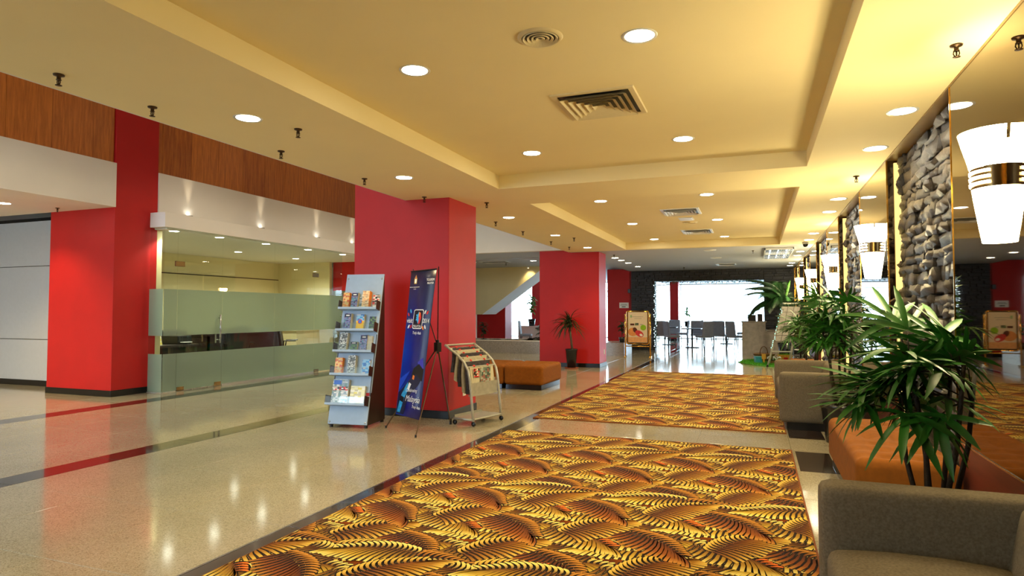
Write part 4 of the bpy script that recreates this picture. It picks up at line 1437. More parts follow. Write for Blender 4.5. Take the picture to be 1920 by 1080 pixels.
# printed night scene at the foot of the cloth
ns = MB()
ns.prism([(-0.27, 0.02), (-0.10, 0.02), (-0.06, 0.20), (0.02, 0.36), (0.17, 0.50), (0.24, 0.62), (0.20, 0.70), (0.05, 0.66), (-0.06, 0.54), (-0.20, 0.40), (-0.27, 0.34)], 0, 0.0006, 0)
ns.prism([(-0.01, 0.60), (0.10, 0.66), (0.24, 0.56), (0.25, 0.74), (0.14, 0.82), (0.02, 0.74)], 0.0006, 0.001, 1)
ns.prism([(-0.26, 0.04), (-0.19, 0.04), (-0.12, 0.26), (-0.02, 0.46), (-0.08, 0.52), (-0.20, 0.30)], 0.0006, 0.0012, 2)
ns.prism([(-0.22, 0.22), (-0.14, 0.20), (-0.12, 0.28), (-0.2, 0.3)], 0.0012, 0.0018, 1)
ns.prism([(-0.07, 0.42), (-0.03, 0.40), (0.01, 0.50), (-0.04, 0.52)], 0.0012, 0.0018, 3)
ns.prism([(0.02, 0.58), (0.06, 0.57), (0.07, 0.63), (0.03, 0.64)], 0.0012, 0.0018, 4)
ns.prism([(0.10, 0.84), (0.21, 0.92), (0.25, 0.76), (0.15, 0.72)], 0.0002, 0.0006, 5)
ns.prism([(-0.27, 0.36), (-0.16, 0.52), (-0.05, 0.70), (-0.20, 0.60), (-0.27, 0.55)], 0.0002, 0.0006, 6)
o = part('printed_figure', ns, [mat('print_deep_navy', srgb(16, 20, 60), 0.4), mat('print_near_black', srgb(14, 14, 24), 0.4), mat('print_teal', srgb(40, 150, 210), 0.4, var=0.35, scale=24), M_WHITEP, M_ORANP, mat('print_violet', srgb(60, 60, 190), 0.4), mat('print_midblue', srgb(24, 70, 200), 0.4)], sheet, label='printed dancers in dark and teal')
o.matrix_local = bm_(0, 0, -0.0018) @ Matrix.Diagonal((1, 0.74, 1, 1))

# ------------------------------------------------------------------ newspaper rack
NR = thing('newspaper_rack', 'silver wheeled newspaper rack at the corner of the red pillar', 'newspaper rack', (-3.2, 7.205, 0), math.radians(-14))
NM = Matrix.Translation((-3.2, 7.205, 0)) @ Matrix.Rotation(math.radians(-14), 4, 'Z')
prof = [(0.143, 0.055), (0.12, 0.22), (0.10, 0.42), (0.082, 0.55), (0.058, 0.655), (0.0, 0.745), (-0.10, 0.83), (-0.21, 0.89), (-0.30, 0.945)]
for sy in (-1, 1):
    y = sy * 0.278
    part('side_frame', MB().tube([(a, y, b) for a, b in prof], 0.0165, 8), M_SILVER, NR, smooth=True)
    part('foot_rail', MB().tube([(0.15, y, 0.075), (-0.155, y, 0.075)], 0.016, 8), M_SILVER, NR, smooth=True)
    for x in (0.143, -0.142):
        c = part('caster', MB().lathe([(0, -0.012), (0.026, -0.012), (0.03, -0.006), (0.03, 0.006), (0.026, 0.012), (0, 0.012)], 16), M_BLACK, NR, smooth=True)
        c.matrix_local = Matrix.Translation((x, y, 0.03)) @ Matrix.Rotation(PI / 2, 4, 'X')
        part('stem', MB().box(-0.01, 0.01, 0.02, 0.06, -0.01, 0.01), M_STEEL, c)
for (x, z) in ((-0.155, 0.08), (0.143, 0.08)):
    part('cross_rail', MB().tube([(x, -0.278, z), (x, 0.278, z)], 0.011, 8), M_SILVER, NR, smooth=True)
part('bottom_tray', MB().box(-0.15, 0.135, -0.27, 0.27, 0.082, 0.09).box(-0.155, -0.15, -0.27, 0.27, 0.082, 0.115), M_SILVER, NR)
part('magazine_tray', MB().box(0.082, 0.092, -0.262, 0.262, 0.355, 0.50).box(0.05, 0.10, -0.262, 0.262, 0.345, 0.36).box(0.06, 0.066, -0.262, 0.262, 0.50, 0.535), M_SILVER, NR)
part('crossbar', MB().tube([(-0.295, -0.278, 0.942), (-0.295, 0.278, 0.942)], 0.012, 8), M_SILVER, NR, smooth=True)
rods = [(-0.235, 0.905), (-0.175, 0.875), (-0.115, 0.84), (-0.06, 0.80), (-0.005, 0.755), (0.045, 0.69)]
nm = ['newspaper on the rack rod nearest the back rail', 'newspaper on the second rack rod from the back', 'newspaper on the third rack rod from the back',
      'newspaper on the fourth rack rod from the back', 'newspaper on the fifth rack rod from the back', 'newspaper with a colour photo hanging on the front rack rod']
P_FRONT = print_mat('print_front_page', [S(110, 130, 120), S(70, 90, 80), S(170, 180, 170), S(150, 100, 90)], 15, 11.0, 0.8)
for k, (x, z) in enumerate(rods):
    t = thing('newspaper', nm[k], 'newspaper', NM @ Vector((x, 0, z)), math.radians(-14), 'newspapers hung on the rack')
    part('rod', MB().tube([(0, -0.262, 0), (0, 0.262, 0)], 0.0085, 8), M_SILVER, t, smooth=True, label='white hanging rod')
    for y in (-0.15, 0.12):
        part('clip', MB().lathe([(0.0, -0.014), (0.013, -0.012), (0.015, 0.0), (0.013, 0.012), (0.0, 0.014)], 10, (0, 0, 0)), M_REDP, t, loc=(0, y, 0.008), smooth=True, label='red clip')
    ln = (0.30, 0.36, 0.40, 0.42, 0.40, 0.275)[k]
    mb = MB()
    hw = 0.225
    for i in range(8):
        q = i / 7
        wob = 0.006 * math.sin(q * 5 + k)
        for x_ in (0.010 + 0.012 * q + wob, -0.010 - 0.012 * q + wob):
            for yy in (-hw + 0.012 * math.sin(q * 3 + k), hw):
                mb.v.append((x_, yy, 0.006 - ln * q - (0.02 if x_ > 0 and k % 2 else 0) * q))
    for i in range(7):
        a = i * 4
        mb.f += [(a, a + 1, a + 5, a + 4), (a + 3, a + 2, a + 6, a + 7), (a + 2, a, a + 4, a + 6), (a + 1, a + 3, a + 7, a + 5)]
        mb.m += [0] * 4
    mb.f += [(0, 2, 3, 1), (28, 29, 31, 30)]
    mb.m += [0, 0]
    part('sheets', mb, M_PAPER if k % 2 or k == 5 else M_PAPERD, t, smooth=False)
    if k == 5:
        part('photo', MB().box(0.030, 0.0315, -0.06, 0.14, -0.215, -0.015), P_FRONT, t, label='colour press photo')
        part('photo', MB().box(0.030, 0.0312, -0.19, -0.08, -0.13, -0.02), P_RW, t)
        part('dark_stripe', MB().box(0.031, 0.0318, -0.215, 0.215, -0.265, -0.235), M_DARK, t)

# ------------------------------------------------------------------ brass poster stand
ps = thing('poster_stand', 'polished brass poster stand with a food advert by the stone portal', 'sign', (-3.31, 19.1, 0))
for sx in (-1, 1):
    x = sx * 0.37
    p = part('post', MB().tube([(x, 0, 0.02), (x, 0, 1.26)], 0.022, 12), M_GOLD, ps, smooth=True)
    part('finial', MB().lathe([(0, 0.04), (0.018, 0.03), (0.024, 0.012), (0.02, 0)], 12, (x, 0, 1.26)), M_GOLD, p, smooth=True)
    part('foot', MB().tube([(x, -0.16, 0.02), (x, 0.16, 0.02)], 0.02, 10), M_GOLD, ps, smooth=True)
    part('bracket', MB().tube([(x, 0, 1.17), (x - sx * 0.045, 0, 1.17)], 0.012, 8).tube([(x, 0, 0.50), (x - sx * 0.045, 0, 0.50)], 0.012, 8), M_GOLD, ps, smooth=True)
part('cross_bar', MB().tube([(-0.37, 0, 0.33), (0.37, 0, 0.33)], 0.015, 10), M_GOLD, ps, smooth=True)
pts = rrect(0.64, 0.98, 0.04, 4)
pts.append(pts[0])
bd = part('frame', MB().tube([(x, 0, 0.885 + y) for x, y in pts], 0.02, 8, cap=False), M_GOLD, ps, smooth=True)
part('board', MB().box(-0.31, 0.31, 0.0, 0.014, 0.40, 1.37), M_DARK, ps)
po = part('poster', MB().box(-0.285, 0.285, -0.004, -0.001, 0.44, 1.345), mat('poster_cream', srgb(226, 212, 190), 0.35, var=0.03), ps, label='cream food poster')
def disc_y(mb, cx_, cz_, rx, rz_, y, mi, a=0.0):
    vs = []
    for k in range(20):
        t_ = 2 * PI * k / 20
        x, z = rx * math.cos(t_), rz_ * math.sin(t_)
        vs.append((cx_ + x * math.cos(a) - z * math.sin(a), y, cz_ + x * math.sin(a) + z * math.cos(a)))
    mb.add(vs, [tuple(range(20))], mi)
pp = MB()
pp.box(-0.283, 0.283, -0.0048, -0.0042, 0.445, 0.60, 4)
disc_y(pp, 0.165, 0.885, 0.085, 0.085, -0.0055, 0)
disc_y(pp, -0.14, 0.755, 0.15, 0.125, -0.0055, 1)
disc_y(pp, -0.075, 0.81, 0.06, 0.085, -0.0062, 2, 0.5)
disc_y(pp, 0.05, 0.705, 0.135, 0.085, -0.0068, 3, -0.55)
disc_y(pp, 0.10, 0.665, 0.05, 0.035, -0.0074, 5, -0.4)
pp.box(-0.22, -0.10, -0.0056, -0.005, 0.95, 1.005, 2).box(-0.08, 0.03, -0.0056, -0.005, 0.95, 1.02, 6).box(0.07, 0.15, -0.0056, -0.005, 0.965, 0.99, 7)
pp.box(-0.2, 0.16, -0.0056, -0.005, 1.20, 1.215, 7).box(-0.10, 0.12, -0.0056, -0.005, 1.15, 1.162, 7).box(-0.22, -0.17, -0.0056, -0.005, 1.18, 1.26, 8)
part('printed_picture', pp, [mat('print_lime', srgb(140, 190, 40), 0.4), mat('print_bread', srgb(222, 150, 90), 0.4, var=0.15), mat('print_cocoa', srgb(80, 40, 34), 0.4), mat('print_pink', srgb(206, 60, 70), 0.4, var=0.2), mat('print_tan', srgb(226, 170, 120), 0.4), M_WHITEP, P_DG, mat('print_grey', srgb(170, 170, 160), 0.4), mat('print_pale_green', srgb(160, 200, 150), 0.4)], po)['kind'] = 'stuff'
# ------------------------------------------------------------------ stone portal to the restaurant
pt = MB()
pt.box(-4.20, -3.36, 22.95, 23.3, 0, 2.806).box(-3.36, 0.24, 22.95, 23.3, 2.43, 2.806).box(0.24, 1.75, 22.95, 23.3, 0, 2.806)
PT = struct('wall_portal', pt, M_STONED, 'dark ledgestone portal framing the bright restaurant', 'stone wall')
r = random.Random(9)
mb = MB()
def courses(x0, x1, z0, z1):
    z = z0
    while z < z1 - 0.01:
        h = min(r.uniform(0.045, 0.10), z1 - z)
        x = x0
        while x < x1 - 0.01:
            w = min(r.uniform(0.12, 0.40), x1 - x)
            d = r.uniform(0.015, 0.06)
            j = [r.uniform(-0.008, 0.008) for _ in range(4)]
            mb.add([(x + .004, 22.95, z + .003), (x + w - .004, 22.95, z + .003), (x + w - .004, 22.95, z + h - .003), (x + .004, 22.95, z + h - .003),
                    (x + .008 + abs(j[0]), 22.95 - d, z + .006), (x + w - .008 - abs(j[1]), 22.95 - d + j[2], z + .006), (x + w - .008, 22.95 - d + j[3], z + h - .006), (x + .008, 22.95 - d, z + h - .008)],
                   [(4, 5, 6, 7), (0, 1, 5, 4), (1, 2, 6, 5), (2, 3, 7, 6), (3, 0, 4, 7)])
            x += w
        z += h
courses(-4.20, -3.36, 0, 2.80)
courses(-3.36, 0.24, 2.43, 2.80)
courses(0.24, 1.30, 0, 2.80)
o = part('stone_course', mb, M_STONED, PT)
o['kind'] = 'stuff'
# garland of fairy lights round the opening
gl = MB()
r = random.Random(12)
for i in range(150):
    if i < 75:
        p = Vector((-3.33 + r.uniform(-0.05, 0.05), 22.88 + r.uniform(-0.05, 0.02), 0.1 + 2.3 * i / 75))
    else:
        p = Vector((-3.3 + 3.5 * (i - 75) / 75, 22.88, 2.42 + r.uniform(-0.04, 0.03)))
    for k in range(4):
        d = Vector((r.uniform(-1, 1), r.uniform(-0.6, 0.2), r.uniform(-1, 1)))
        leaflet(gl, p, d, Vector((0.1, 1, 0.2)), 0.07, 0.010, 0.3, 2)
tag(part('garland', gl, M_LEAF2, None), 'thin leafy garland around the edge of the portal opening', 'garland', kind='stuff')
fl = MB()
for i in range(34):
    p = (-3.33 + r.uniform(-0.06, 0.06), 22.82, 0.15 + 2.2 * i / 34)
    fl.lathe([(0, -0.012), (0.012, 0), (0, 0.012)], 6, p)
tag(part('fairy_lights', fl, M_FAIRY, None), 'string of tiny pale lights down the left side of the portal', 'fairy lights', kind='stuff')

# restaurant shell and windows
struct('wall_restaurant', MB().box(6.0, 6.2, 23, 33.2, 0, 3.0).box(1.75, 6.0, 23.1, 23.3, 0, 3.0), M_WHITE, 'white side wall inside the restaurant', 'wall')
struct('ground_terrace', MB().box(-60, 60, 33.4, 90, -0.4, -0.3), mat('pale_terrace', srgb(226, 230, 232), 0.8, var=0.04, scale=2), 'sunlit pale terrace outside the far windows', 'terrace')
WIN_X = [-14, -11.0, -8.2, -5.2, -3.55, 1.6, 6.0]
for k in range(len(WIN_X) - 1):
    a, b = WIN_X[k], WIN_X[k + 1]
    top = 2.93 if b < -4 else 2.75
    w = thing('window_%d' % (k + 2), 'full-height bright window in the far wall, %s from the left' % ORD[k], 'window', ((a + b) / 2, 33.1, 0))
    w['kind'] = 'structure'
    h = (b - a) / 2
    fr = MB()
    fr.box(-h, -h + 0.02, -0.03, 0.03, 0, top).box(h - 0.02, h, -0.03, 0.03, 0, top).box(-h, h, -0.03, 0.03, 0, 0.05).box(-h, h, -0.03, 0.03, top - 0.05, top)
    part('frame', fr, M_SILVER, w)
    part('transom', MB().box(-h + 0.04, h - 0.04, -0.02, 0.02, 2.44, 2.47), M_SILVER, w)
    part('pane', MB().box(-h + 0.04, h - 0.04, -0.004, 0.004, 0.05, 2.44), M_WGLASS, w)
    part('upper_pane', MB().box(-h + 0.04, h - 0.04, -0.004, 0.004, 2.47, top - 0.05), M_WGLASS, w)

# cafe chairs and tables
M_CHAIR = mat('grey_brown_upholstery', srgb(160, 160, 168), 0.7, var=0.1)  # window glare on the chairs is put into this paler colour
M_CLEG = mat('dark_chair_leg', srgb(40, 34, 34), 0.4)
def make_chair(label, x, y, rz):
    t = thing('dining_chair', label, 'chair', (x, y, 0), rz, 'restaurant chairs')
    st_ = rounded(0.48, 0.46, 0.09, 0.03, 5)
    st_.materials.append(M_CHAIR)
    part('seat', st_, None, t, loc=(0, 0, 0.41))
    bk = rounded(0.48, 0.06, 0.56, 0.026, 5, lambda p: Vector((p.x, p.y + 0.12 * (p.z + 0.26), p.z)))
    bk.materials.append(M_CHAIR)
    part('backrest', bk, None, t, loc=(0, 0.20, 0.45))
    for sx in (-1, 1):
        part('leg', MB().tube([(sx * 0.18, -0.18, 0.42), (sx * 0.19, -0.20, 0)], [0.018, 0.013], 7), M_CLEG, t)
        part('leg', MB().tube([(sx * 0.18, 0.18, 0.45), (sx * 0.19, 0.24, 0)], [0.018, 0.013], 7), M_CLEG, t)
    return t
def make_table(label, x, y, w=0.7):
    t = thing('cafe_table', label, 'table', (x, y, 0), 0, 'restaurant tables')
    part('tabletop', MB().box(-w / 2, w / 2, -w / 2, w / 2, 0.70, 0.735), M_CLEG, t, bevel=0.008)
    part('pedestal', MB().tube([(0, 0, 0.02), (0, 0, 0.70)], 0.035, 12), M_CLEG, t, smooth=True)
    part('foot', MB().box(-0.26, 0.26, -0.03, 0.03, 0, 0.03).box(-0.03, 0.03, -0.26, 0.26, 0, 0.03), M_CLEG, t, bevel=0.006)
    return t
make_table('dark pedestal table between the two front chairs of the restaurant', -2.28, 24.95)
make_table('dark pedestal table at the left of the restaurant opening', -3.4, 26.9)
make_table('dark pedestal table beside the counter', -0.1, 25.2)
make_table('dark pedestal table near the middle of the restaurant', -1.2, 28.4)
ch = [(-3.50, 25.1, PI + 0.1, 'chair at the left edge of the opening with its back to the lobby'), (-2.92, 24.2, PI / 2 + 0.55, 'chair facing right at the front table, left side'),
      (-1.80, 24.3, PI + 0.75, 'chair at the right of the front table, turned half away'), (-1.33, 25.7, PI - 0.15, 'chair in the middle with its back to the lobby'),
      (-0.72, 24.6, PI / 2 + 0.75, 'chair facing the counter table, left side'), (-2.2, 26.1, 0.05, 'chair behind the front table with its back to the windows'),
      (-4.0, 26.9, PI / 2, 'chair at the far left table, half hidden by the stone jamb'), (-2.85, 27.0, -PI / 2, 'chair at the right of the far left table'),
      (-0.25, 26.3, 0.1, 'chair behind the counter table'), (-0.55, 28.4, -PI / 2, 'chair right of the middle table'), (-1.9, 28.4, PI / 2, 'chair left of the middle table'), (-3.3, 27.9, 0.0, 'chair behind the far left table near the windows')]
first = None
for (x, y, rz, lb) in ch:
    if first is None:
        first = make_chair('grey ' + lb, x, y, rz)
    else:
        dup(first, (x, y, 0), rz, 'grey ' + lb)
# seating group behind the ledge on the left
make_table('dark pedestal table behind the granite ledge, left lounge', -7.6, 23.6)
dup(first, (-8.35, 23.3, 0), PI / 2 + 0.2, 'dining chair behind the granite ledge, facing right')
dup(first, (-7.5, 24.6, 0), 0.0, 'dining chair beyond the lounge table, seat towards us')
dup(first, (-8.0, 25.9, 0), PI / 2, 'dining chair farther back behind the ledge')
dup(first, (-6.9, 23.2, 0), -PI / 2 - 0.2, 'dining chair next to the dark armchair behind the ledge')
t = thing('armchair', 'dark brown tub armchair behind the granite ledge', 'armchair', (-6.35, 22.6, 0), -0.6)
M_TUB = mat('dark_brown_leather', srgb(58, 42, 38), 0.5, var=0.1)
b_ = rounded(0.6, 0.6, 0.40, 0.05, 6)
b_.materials.append(M_TUB)
part('seat', b_, None, t)
part('backrest', MB().lathe([(0.36, 0.0), (0.36, 0.86), (0.30, 0.88), (0.29, 0.3), (0.29, 0.0)], 18, (0, 0, 0), 0, -0.2, PI + 0.2), M_TUB, t, smooth=True)

# leafy plants
def leafy(label, loc, h, n, sp, m, pot_h=0.25, pot_r=0.11, L=0.16, wid=0.035, trunk=0.3, seed=1, name='pot_plant', pot_m=None):
    r = random.Random(seed)
    t = thing(name, label, 'potted plant', loc)
    part('pot', MB().lathe([(0, 0), (pot_r * 0.75, 0), (pot_r, pot_h), (pot_r * 0.88, pot_h), (pot_r * 0.85, pot_h - 0.03), (0, pot_h - 0.03)], 18), pot_m or M_POT, t, smooth=True)
    part('stem', MB().tube([(0, 0, pot_h - 0.04), (0.01, 0.01, pot_h + (h - pot_h) * 0.5), (0, 0, h * 0.96)], [0.012, 0.010, 0.005], 7), M_STEM, t, smooth=True)
    lm = MB()
    leaflet(lm, Vector((0, 0, 0)), Vector((1, 0, 0.4)), Vector((0, 0, 1)), L, wid, 0.5, 5)
    me = lm.mesh('leaf', m, True)
    for i in range(n):
        q = trunk + (1 - trunk) * (i / n)
        o = part('leaf', me, None, t, loc=(r.uniform(-0.02, 0.02), r.uniform(-0.02, 0.02), pot_h + (h - pot_h) * q), rot=(r.uniform(-0.4, 0.4), r.uniform(-0.7, 0.5), r.uniform(0, 2 * PI)))
        s = sp * r.uniform(0.75, 1.15)
        o.scale = (s, s, s)
    return t
leafy('bushy ficus in a dark pot on the partition behind the ledge', (-9.05, 26.0, 0.75), 1.25, 60, 1.7, M_LEAF3, 0.3, 0.16, seed=2)
leafy('young green plant standing among the restaurant tables', (-2.9, 29.5, 0.72), 0.85, 34, 1.4, M_LEAF3, 0.22, 0.13, seed=3)
tb_ = thing('partition', 'low pale partition carrying the ficus behind the ledge', 'partition', (-9.1, 26.0, 0))
part('body', MB().box(-0.5, 0.5, -0.2, 0.2, 0, 0.72), M_WHITE, tb_, bevel=0.01)
part('top', MB().box(-0.53, 0.53, -0.23, 0.23, 0.72, 0.75), M_WHITE, tb_)
pd_ = thing('side_table', 'small table under the young plant in the restaurant', 'table', (-2.9, 29.5, 0))
part('tabletop', MB().box(-0.35, 0.35, -0.35, 0.35, 0.69, 0.72), M_CLEG, pd_)
part('pedestal', MB().tube([(0, 0, 0), (0, 0, 0.69)], 0.04, 10), M_CLEG, pd_)

# ------------------------------------------------------------------ granite ledge planter
lg_ = MB()
lg_.box(-9.4, -3.80, 19.55, 19.75, 0, 0.40).box(-9.4, -3.80, 20.6, 20.8, 0, 0.40).box(-3.98, -3.80, 19.75, 20.6, 0, 0.40).box(-6.45, -3.98, 19.75, 20.6, 0, 0.395).box(-9.4, -9.2, 19.75, 20.6, 0, 0.40)
LG = struct('trim_ledge', lg_, M_GRANG, 'low grey granite ledge with a planting bed before the staircase', 'ledge')
for k in range(5):
    part('front_slab', MB().box(-9.4 + 1.12 * k + 0.002, -9.4 + 1.12 * (k + 1) - 0.002, 19.535, 19.55, 0.0, 0.385), M_GRANG, LG)
part('white_edging', MB().box(-9.4, -6.45, 19.56, 19.60, 0.40, 0.425).box(-9.4, -6.45, 20.62, 20.70, 0.40, 0.425), M_WHITE, LG)
sb_ = MB()
r = random.Random(4)
nx_, ny_ = 40, 8
for j in range(ny_ + 1):
    for i in range(nx_ + 1):
        sb_.v.append((-9.2 + 2.75 * i / nx_, 19.75 + 0.85 * j / ny_, 0.36 + r.uniform(0, 0.06) + 0.09 * math.exp(-((i - 34) ** 2) / 14.0)))
for j in range(ny_):
    for i in range(nx_):
        a = j * (nx_ + 1) + i
        sb_.f.append((a, a + 1, a + nx_ + 2, a + nx_ + 1))
        sb_.m.append(0)
o = part('soil', sb_, M_SOIL, LG)
o['kind'] = 'stuff'
leafy('small dark plant in the ledge bed by the red pillar under the stairs', (-8.75, 20.1, 0.38), 0.62, 34, 1.3, M_LEAF2, 0.06, 0.07, seed=5)
leafy('small plant in a black pot on the right end of the granite ledge', (-3.95, 19.95, 0.40), 0.62, 40, 1.15, M_LEAF2, 0.16, 0.10, seed=6)
leafy('small leafy shrub in the ledge bed near the back red pillar', (-6.75, 20.2, 0.40), 0.50, 30, 1.2, M_LEAF2, 0.05, 0.06, seed=8)
# staircase
sc_ = MB()
poly = [(-9.19, 1.26), (-6.80, 2.93), (-14, 2.93), (-14, 1.26)]
n = 4
sc_.add([(x, 21.0, z) for x, z in poly] + [(x - 0.05, 22.4, z) for x, z in poly], [(3, 2, 1, 0), (4, 5, 6, 7), (0, 1, 5, 4), (1, 2, 6, 5), (3, 0, 4, 7)])
sc_.m[2] = 1  # underside coloured whiter to carry the daylight falling on it
struct('wall_stair', sc_, [M_CREAM, mat('white_soffit_paint', srgb(244, 246, 248), 0.7, var=0.01)], 'cream underside and side of the staircase rising to the right', 'staircase')
struct('wall_understair', MB().box(-14, -9.75, 21.6, 21.8, 0, 1.30), M_WHITE, 'off-white wall under the foot of the staircase', 'wall')
t = thing('track_light', 'small warm spotlight washing the top of the staircase side', 'ceiling light', (-7.35, 20.75, 2.93))
part('body', MB().lathe([(0, 0), (0.03, 0), (0.035, -0.07), (0.028, -0.07)], 12), M_VENTW, t, smooth=True)
part('lens', MB().disc((0, 0, -0.065), 0.028, 12), M_LAMP, t)
o = link('downlight_beam', spot_data(25, WARM2, 90), t)
o.location = (0, 0, -0.08)
o.rotation_euler = (math.radians(30), 0, 0)

# ------------------------------------------------------------------ counter and market display by the right wall
ct = thing('reception_counter', 'whitewashed split-stone counter at the right of the portal', 'counter', (0, 21.5, 0))
cb = part('body', MB().box(-0.44, 0.26, 0, 0.9, 0, 1.02).box(0.26, 0.98, 0.1, 0.9, 0, 0.74), M_STONEW, ct)
r = random.Random(21)
mb2 = MB()
def cstone(x0, x1, z0, z1, y):
    z = z0
    while z < z1 - 0.01:
        h = min(r.uniform(0.035, 0.06), z1 - z)
        x = x0
        while x < x1 - 0.005:
            w = min(r.uniform(0.10, 0.3), x1 - x)
            d = r.uniform(0.006, 0.022)
            mb2.box(x + .002, x + w - .002, y - d, y + 0.002, z + .002, z + h - .002)
            x += w
        z += h
cstone(-0.44, 0.26, 0, 1.02, 0.0)
cstone(0.26, 0.98, 0, 0.74, 0.1)
o = part('stone_strip', mb2, M_STONEW, ct)
o['kind'] = 'stuff'
part('countertop', MB().box(-0.47, 0.29, -0.03, 0.93, 1.02, 1.06).box(0.29, 1.0, 0.06, 0.93, 0.74, 0.78), M_GRANG, ct, bevel=0.006)
for k, (x, w, h) in enumerate(((-0.14, 0.24, 0.20), (0.10, 0.15, 0.23))):
    t = thing('menu_stand', ('wider dark menu stand on the counter', 'narrow dark menu stand on the counter')[k], 'menu stand', (x, 21.75, 1.06), 0.1 * k)
    part('board', MB().box(-w / 2, w / 2, -0.012, 0.012, 0.015, h, 0, Matrix.Rotation(-0.2, 4, 'X')), M_DARK, t, bevel=0.004)
    part('base', MB().box(-w / 2, w / 2, -0.05, 0.06, 0, 0.015), M_BLACK, t)

# stepladder used as a display with a gridded menu board
LD = thing('stepladder', 'white aluminium stepladder with a gridded panel and fairy lights', 'stepladder', (0.48, 17.0, 0), math.radians(8))
fr_ = lambda s, q: Vector((s * (0.25 - 0.05 * q) + 0.38 * q, 0.28 * q, 1.56 * q))
for s in (-1, 1):
    part('front_rail', MB().tube([fr_(s, 0.01), fr_(s, 1)], 0.017, 8), M_SILVER, LD, smooth=True)
    part('back_rail', MB().tube([fr_(s * 0.9, 0.05) + Vector((0.02, 0.10, 0)), fr_(s * 0.9, 0.99) + Vector((0.0, 0.05, 0))], 0.013, 8), M_SILVER, LD, smooth=True)
    part('rubber_foot', MB().lathe([(0, 0), (0.025, 0), (0.022, 0.05), (0, 0.05)], 10, tuple(fr_(s, 0.0))), M_BLACK, LD)
for q in (0.24, 0.48, 0.72):
    a, b = fr_(-1, q), fr_(1, q)
    part('step', MB().box(a.x, b.x, a.y - 0.02, a.y + 0.06, a.z - 0.012, a.z + 0.012), M_SILVER, LD)
part('top_cap', MB().box(0.17, 0.59, 0.24, 0.36, 1.54, 1.58), M_SILVER, LD, bevel=0.008)
lm_ = Matrix.Translation((0.38 * 0.40, 0.28 * 0.40 - 0.025, 1.56 * 0.40)) @ Matrix(((1, 0, 0.38 / 1.56, 0), (0, 1, 0.28 / 1.56, 0), (0, 0, 1, 0), (0, 0, 0, 1)))
gp = part('grid_panel', MB().box(-0.22, 0.22, -0.012, 0, 0, 0.86, 0, lm_), mat('weathered_board', srgb(150, 146, 140), 0.7, var=0.2), LD, label='weathered panel ruled in squares')
gb = MB()
for k in range(6):
    gb.box(-0.22, 0.22, -0.018, -0.012, 0.86 * k / 6, 0.86 * k / 6 + 0.012, 0, lm_)
for k in range(4):
    gb.box(-0.22 + 0.44 * k / 3.1, -0.22 + 0.44 * k / 3.1 + 0.012, -0.018, -0.012, 0, 0.86, 0, lm_)
part('grid_lattice', gb, M_DARK, gp)
fy = MB()
r = random.Random(31)
for i in range(26):
    p = fr_(-1, 0.30 + 0.72 * i / 26) + Vector((r.uniform(-0.03, 0.03), r.uniform(-0.05, 0.0), 0))
    fy.lathe([(0, -0.011), (0.011, 0), (0, 0.011)], 6, tuple(p))
part('fairy_bulb', fy, emat('green_fairy_glow', (0.3, 0.9, 0.7), 4), LD, label='green and white fairy lights')['kind'] = 'stuff'
gr = MB()
for i in range(70):
    p = fr_(-1, 0.62 + 0.38 * i / 70) + Vector((0, -0.01, 0))
    for k in range(3):
        leaflet(gr, p, Vector((r.uniform(-1, 1), r.uniform(-1, 0.2), r.uniform(-1, 1))), Vector((0.1, 1, 0.2)), 0.06, 0.008, 0.3, 2)
for i in range(80):
    p = Vector((0.17 + 0.42 * i / 80, 0.28, 1.58 + 0.02 * math.sin(i)))
    for k in range(3):
        leaflet(gr, p, Vector((r.uniform(-1, 1), r.uniform(-1, 0.2), r.uniform(-0.6, 1))), Vector((0.1, 1, 0.2)), 0.09, 0.010, 0.4, 2)
part('garland', gr, M_LEAF2, LD)['kind'] = 'stuff'

# artificial turf mat with crates
tf = MB()
r = random.Random(8)
ring = []
for k in range(26):
    a = 2 * PI * k / 26
    q = 1 + r.uniform(-0.07, 0.07)
    ring.append((0.42 + 0.86 * q * math.cos(a), 18.15 + 1.15 * q * math.sin(a)))
ring = [(min(x, 1.12), y) for x, y in ring]
tf.prism(ring, 0.0, 0.02)
for i in range(3200):
    a, q = r.uniform(0, 2 * PI), math.sqrt(r.random())
    x, y = 0.42 + 0.84 * q * math.cos(a), 18.15 + 1.12 * q * math.sin(a)
    if x > 1.1:
        continue
    h = r.uniform(0.03, 0.085)
    dx, dy = r.uniform(-0.03, 0.03), r.uniform(-0.03, 0.03)
    tf.add([(x - 0.008, y, 0.018), (x + 0.008, y, 0.018), (x + dx, y + dy, h)], [(0, 1, 2)])
tag(part('turf_mat', tf, M_TURF, None), 'bright green artificial turf patch under the stepladder display', 'turf', kind='stuff')
def crate(label, x, y, w, d, h, m, rz, z=0.02):
    t = thing('wooden_crate', label, 'crate', (x, y, z), rz, 'display crates')
    for s in (-1, 1):
        for k in range(3):
            part('slat', MB().box(-w / 2, w / 2, s * d / 2 - 0.008, s * d / 2 + 0.008, h * k / 3 + 0.006, h * (k + 1) / 3 - 0.006), m, t)
            part('slat', MB().box(s * w / 2 - 0.008, s * w / 2 + 0.008, -d / 2, d / 2, h * k / 3 + 0.006, h * (k + 1) / 3 - 0.006), m, t)
    part('floor_board', MB().box(-w / 2, w / 2, -d / 2, d / 2, 0, 0.012), m, t)
    return t
M_CR = wood_mat('crate_wood', srgb(84, 58, 36), srgb(130, 96, 60), 0.7)
M_CY = wood_mat('yellow_crate_wood', srgb(190, 140, 40), srgb(230, 180, 70), 0.6)
M_TEAL = mat('teal_box', srgb(30, 130, 150), 0.5)
t = thing('wicker_basket', 'brown wicker basket with a tall handle on the turf by the counter', 'basket', (0.17, 18.55, 0.02), 0.2)
